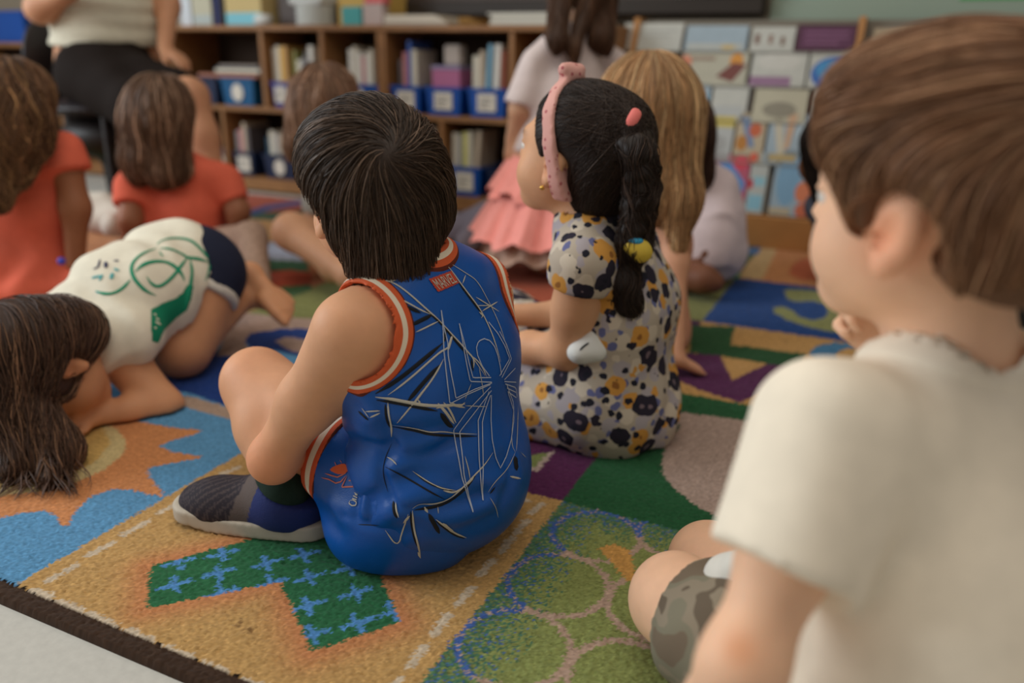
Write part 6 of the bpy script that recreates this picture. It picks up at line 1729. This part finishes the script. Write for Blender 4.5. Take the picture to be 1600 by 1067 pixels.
def lavender_girl():
    H = Head(P(1056, 205, 2.24), facing(5), u, .98)
    nb, sp, ch, pv = P(1064, 268, 2.28), P(1072, 290, 2.30), P(1088, 335, 2.34), P(1095, 390, 2.37)
    shR, elR, wrR = P(1118, 306, 2.30), P(1122, 350, 2.26), P(1100, 395, 2.24)
    t, T, f, l = back_kid('dark-haired girl in pale lavender dress sitting beside the book display', FL(1090, 432), (120, 76, 54), H, pv, ch, sp, nb, 5,
        [([shR, elR, wrR], [.036, .028, .02], (-u, FWD, -1, 1.0, .3)), ([sp - RIGHT * .1, P(1030, 350, 2.4), P(1040, 390, 2.4)], [.036, .028, .02], None)],
        [([pv, P(1045, 425, 2.28)], [.07, .045]), ([P(1045, 425, 2.28), P(1100, 436, 2.20)], [.042, .036]), ([P(1100, 436, 2.20), P(1118, 442, 2.19)], [.034, .024])])
    lv = cloth('lavender_cotton', (222, 204, 206))
    solid('dress', [(T, .014, [minus([ell(nb + u * .02, (.05, .055, .05), [f, l, u], .01)])]), ([cap(ch, P(1098, 372, 2.32), .085, .098, .05), cap(P(1098, 372, 2.32), P(1100, 398, 2.31), .09, .078, .05)], 0, [plane_cut(P(1100, 412, 2.3), -u)]), sleeve(shR, elR, .95, .045, .05)], .0062, lv, t, post=[wrinkle(97, 60, .004)], k=.03)
    hp = scalp(H, .016) + [cap(H.W(-.05, -.01, -.01), P(1085, 272, 2.25), .07, .045, .05), cap(P(1085, 272, 2.25), P(1098, 308, 2.27), .042, .014, .04)]
    long_hair(t, H, hp, cap_cuts(H, .03), (58, 38, 30), (96, 66, 50), 1200, 14, .016, h=.0062, curl=.004, rad=(.0012, .0024))
lavender_girl()
def black_hair_kid():
    H = Head(P(1297, 240, 2.30), facing(15), u, .98)
    nb, sp, ch, pv = P(1318, 300, 2.32), P(1322, 322, 2.34), P(1330, 365, 2.36), P(1335, 410, 2.38)
    t, T, f, l = back_kid('black-haired child sitting in front of the book display, mostly hidden by the near boy', FL(1335, 440), (150, 104, 76), H, pv, ch, sp, nb, 10,
        [([sp + RIGHT * .1, P(1385, 380, 2.34), P(1370, 410, 2.3)], [.036, .028, .02], None), ([sp - RIGHT * .07, P(1312, 370, 2.4), P(1320, 400, 2.45)], [.034, .027, .02], None)], [], wt=(.03, .03, .075, .06, .08))
    solid('t_shirt', [(T, .012, [minus([ell(nb + u * .02, (.05, .055, .05), [f, l, u], .01)]), floor_cut(.004)])], .007, cloth('slate_cotton', (90, 96, 110)), t, k=.03)
    hp = scalp(H, .016) + [cap(H.W(-.04, .02, -.02), P(1290, 306, 2.28), .064, .034, .04)]
    long_hair(t, H, hp, cap_cuts(H, .03), (34, 26, 22), (60, 48, 42), 800, 12, .014, h=.0065, rad=(.0012, .0022))
black_hair_kid()
def edge_kid():
    H = Head(P(1660, 330, 1.25), facing(25), u, 1.0)
    nb, sp, ch, pv = P(1672, 440, 1.28), P(1672, 480, 1.29), P(1690, 580, 1.33), P(1700, 720, 1.38)
    t, T, f, l = back_kid('child in dark top at the right edge, just behind the near boy', FL(1700, 800), (170, 120, 88), H, pv, ch, sp, nb, 15,
        [([P(1602, 505, 1.25), P(1620, 620, 1.27), P(1640, 700, 1.3)], [.038, .03, .02], None), ([sp + RIGHT * .12, P(1800, 620, 1.3), P(1790, 700, 1.35)], [.038, .03, .02], None)], [])
    solid('t_shirt', [(T, .013, [minus([ell(nb + u * .02, (.05, .055, .05), [f, l, u], .01)]), floor_cut(.004)]), sleeve(P(1602, 505, 1.25), P(1620, 620, 1.27), .6, .05, .05)], .007, cloth('black_cotton', (36, 32, 28)), t, k=.03)
    long_hair(t, H, scalp(H, .018), cap_cuts(H, .03), (48, 36, 28), (80, 62, 50), 500, 10, .012, h=.007, rad=(.001, .002))
edge_kid()

# ------------------------------------------------------------------ the seated adult and her chair
def adult():
    c = thing('chair', 'black chair with upright back under the seated adult by the bookcase', 'chair', P(160, 300, 2.95) * np.array([1, 1, 0]))
    S = P(165, 158, 2.92); Sx, Sy, Sz = S
    bk = _n(np.array([-1, -.05, 0])); sd = np.array([-bk[1], bk[0], 0])
    solid('seat', [([ell(S - UPV * .02, (.22, .21, .038), [bk, sd, u], .01)], 0, [])], .008, mat('black_vinyl', (40, 34, 36), .45), c)
    solid('under_seat', [([ell(S - UPV * .12, (.17, .16, .085), [bk, sd, u], .01), cap(S - UPV * .15, S - UPV * .36, .05, .035, .03)], 0, [])], .008, m_blk, c)
    bc = P(92, 95, 3.02)
    solid('backrest', [([ell(bc, (.03, .15, .17), [bk, sd, u], .01)], 0, [])], .008, mat('black_vinyl', (40, 34, 36), .45), c)
    solid('back_post', [(limb([bc - u * .10, bc - u * .26 , S - u * .05 + bk * .12], [.018, .018, .018]), 0, [])], .006, m_blk, c)
    for a, b_ in ((.15, .15), (.15, -.15), (-.15, .15), (-.15, -.15)):
        top = S + bk * a + sd * b_ - u * .04; ft = np.array([top[0] + bk[0] * a * .25, top[1] + sd[1] * b_ * .25, .004])
        solid('leg', [([cap(top, ft, .015, .013)], 0, [floor_cut(.003)])], .006, m_blk, c)
    H = Head(P(172, -272, 2.85), _n(RIGHT * .8 - FWD * .5), u, 1.12)
    pv, ch, sp, nb = P(172, 118, 2.93), P(168, -20, 2.92), P(168, -130, 2.90), P(166, -190, 2.88)
    f = _n(RIGHT * .85 - FWD * .45); l = np.array([-f[1], f[0], 0])
    shA, elA, wrA = P(96, -110, 2.76), P(62, 14, 2.72), P(150, -42, 2.62)
    shB, elB, wrB = P(248, -110, 3.02), P(262, 10, 2.98), P(258, 78, 2.86)
    kn1, an1 = P(296, 152, 2.68), P(338, 290, 2.70)
    kn2, an2 = P(222, 168, 2.66), P(226, 300, 2.80)
    t = thing('person', 'adult in white ribbed top and dark brown trousers seated on a chair before the bookcase', 'person', P(200, 300, 2.8) * np.array([1, 1, 0]))
    T = torso(pv, ch, sp, nb, l, f, .07, .075, .125, .10, .155)
    b = T + limb([shA, elA, wrA], [.05, .042, .028], .04) + hand(wrA, RIGHT + u * .4, -u, 1, 1.35, .4) + limb([shB, elB, wrB], [.05, .040, .027], .04) + hand(wrB, f - u * .4, -u, -1, 1.35, .3)
    b += limb([pv + FWD * -.08, kn1], [.10, .062], .04) + limb([kn1, kn1 * .55 + an1 * .45, an1], [.06, .055, .036], .03) + limb([pv - FWD * .12, kn2], [.10, .065], .04) + limb([kn2, an2], [.058, .04], .03)
    b += foot(an1 * np.array([1, 1, 0]) + u * .06, _n(RIGHT * .95 - FWD * .05), u, 1.25) + limb([an1, an1 * np.array([1, 1, 0]) + u * .06], [.036, .036]) + foot(an2 * np.array([1, 1, 0]) + u * .06, _n(RIGHT * .95 - FWD * .1), u, 1.25) + limb([an2, an2 * np.array([1, 1, 0]) + u * .06], [.04, .036])
    b += H.prims(nb, .046)
    solid('body', [(b, 0, [floor_cut(.003)])], .0078, SKIN, t, colf=skin_cols((196, 142, 108), H), relax=3)
    H.eyes(t)
    ribs = lambda D, G: D + (.0035 * np.sin((G.Z * 1.0 + .15 * G.X) * 2 * math.pi / .052)).astype(np.float32)
    solid('top', [(T + [cap(pv + u * .06, ch, .13, .12, .05)], .016, [minus([ell(nb + u * .02, (.08, .09, .08), [f, l, u], .01), sph(shA, .075), sph(shB, .075)]), plane_cut(pv + u * .10, -u)])], .0075, cloth('white_ribbed_knit', (204, 198, 178), bump=.3), t, post=[ribs, wrinkle(99, 30, .006)], k=.03)
    trl = [cap(pv, pv + u * .09, .145, .135, .05), cap(pv - FWD * .05, kn1 - (kn1 - pv) * .10, .125, .082, .05), cap(pv - FWD * .13, kn2 - (kn2 - pv) * .0, .12, .085, .05), cap(kn2, kn2 * .35 + an2 * .65, .08, .07, .04), ell(pv, (.17, .17, .12), [f, l, u], .05)]
    solid('trousers', [(trl, 0, [plane_cut(pv + u * .115, u)])], .0075, cloth('dark_brown_twill', (27, 19, 15)), t, post=[wrinkle(100, 40, .006)])
    hp = scalp(H, .018) + [cap(H.W(-.05, 0, -.02), nb - f * .06 - u * .02, .085, .05, .05)]
    long_hair(t, H, hp, cap_cuts(H, .03), (84, 58, 42), (128, 96, 70), 500, 12, .02, h=.009, rad=(.0015, .003))
adult()
# a crumpled white bundle on the rug between the two coral outfits
def bundle():
    t = thing('cloth_bundle', 'crumpled white cloth lying on the rug between the two coral outfits', 'cloth', FL(160, 350))
    pr = [cap(P(135, 322, 2.62), P(185, 335, 2.6), .055, .05, .04), cap(P(150, 340, 2.58), P(190, 345, 2.56), .05, .045, .04), sph(P(178, 352, 2.42), .035, .04)]
    solid('cloth', [(pr, 0, [floor_cut(.003)])], .006, cloth('white_crumpled', (206, 198, 184)), t, post=[wrinkle(101, 75, .010)])
bundle()
bpy.context.view_layer.update()
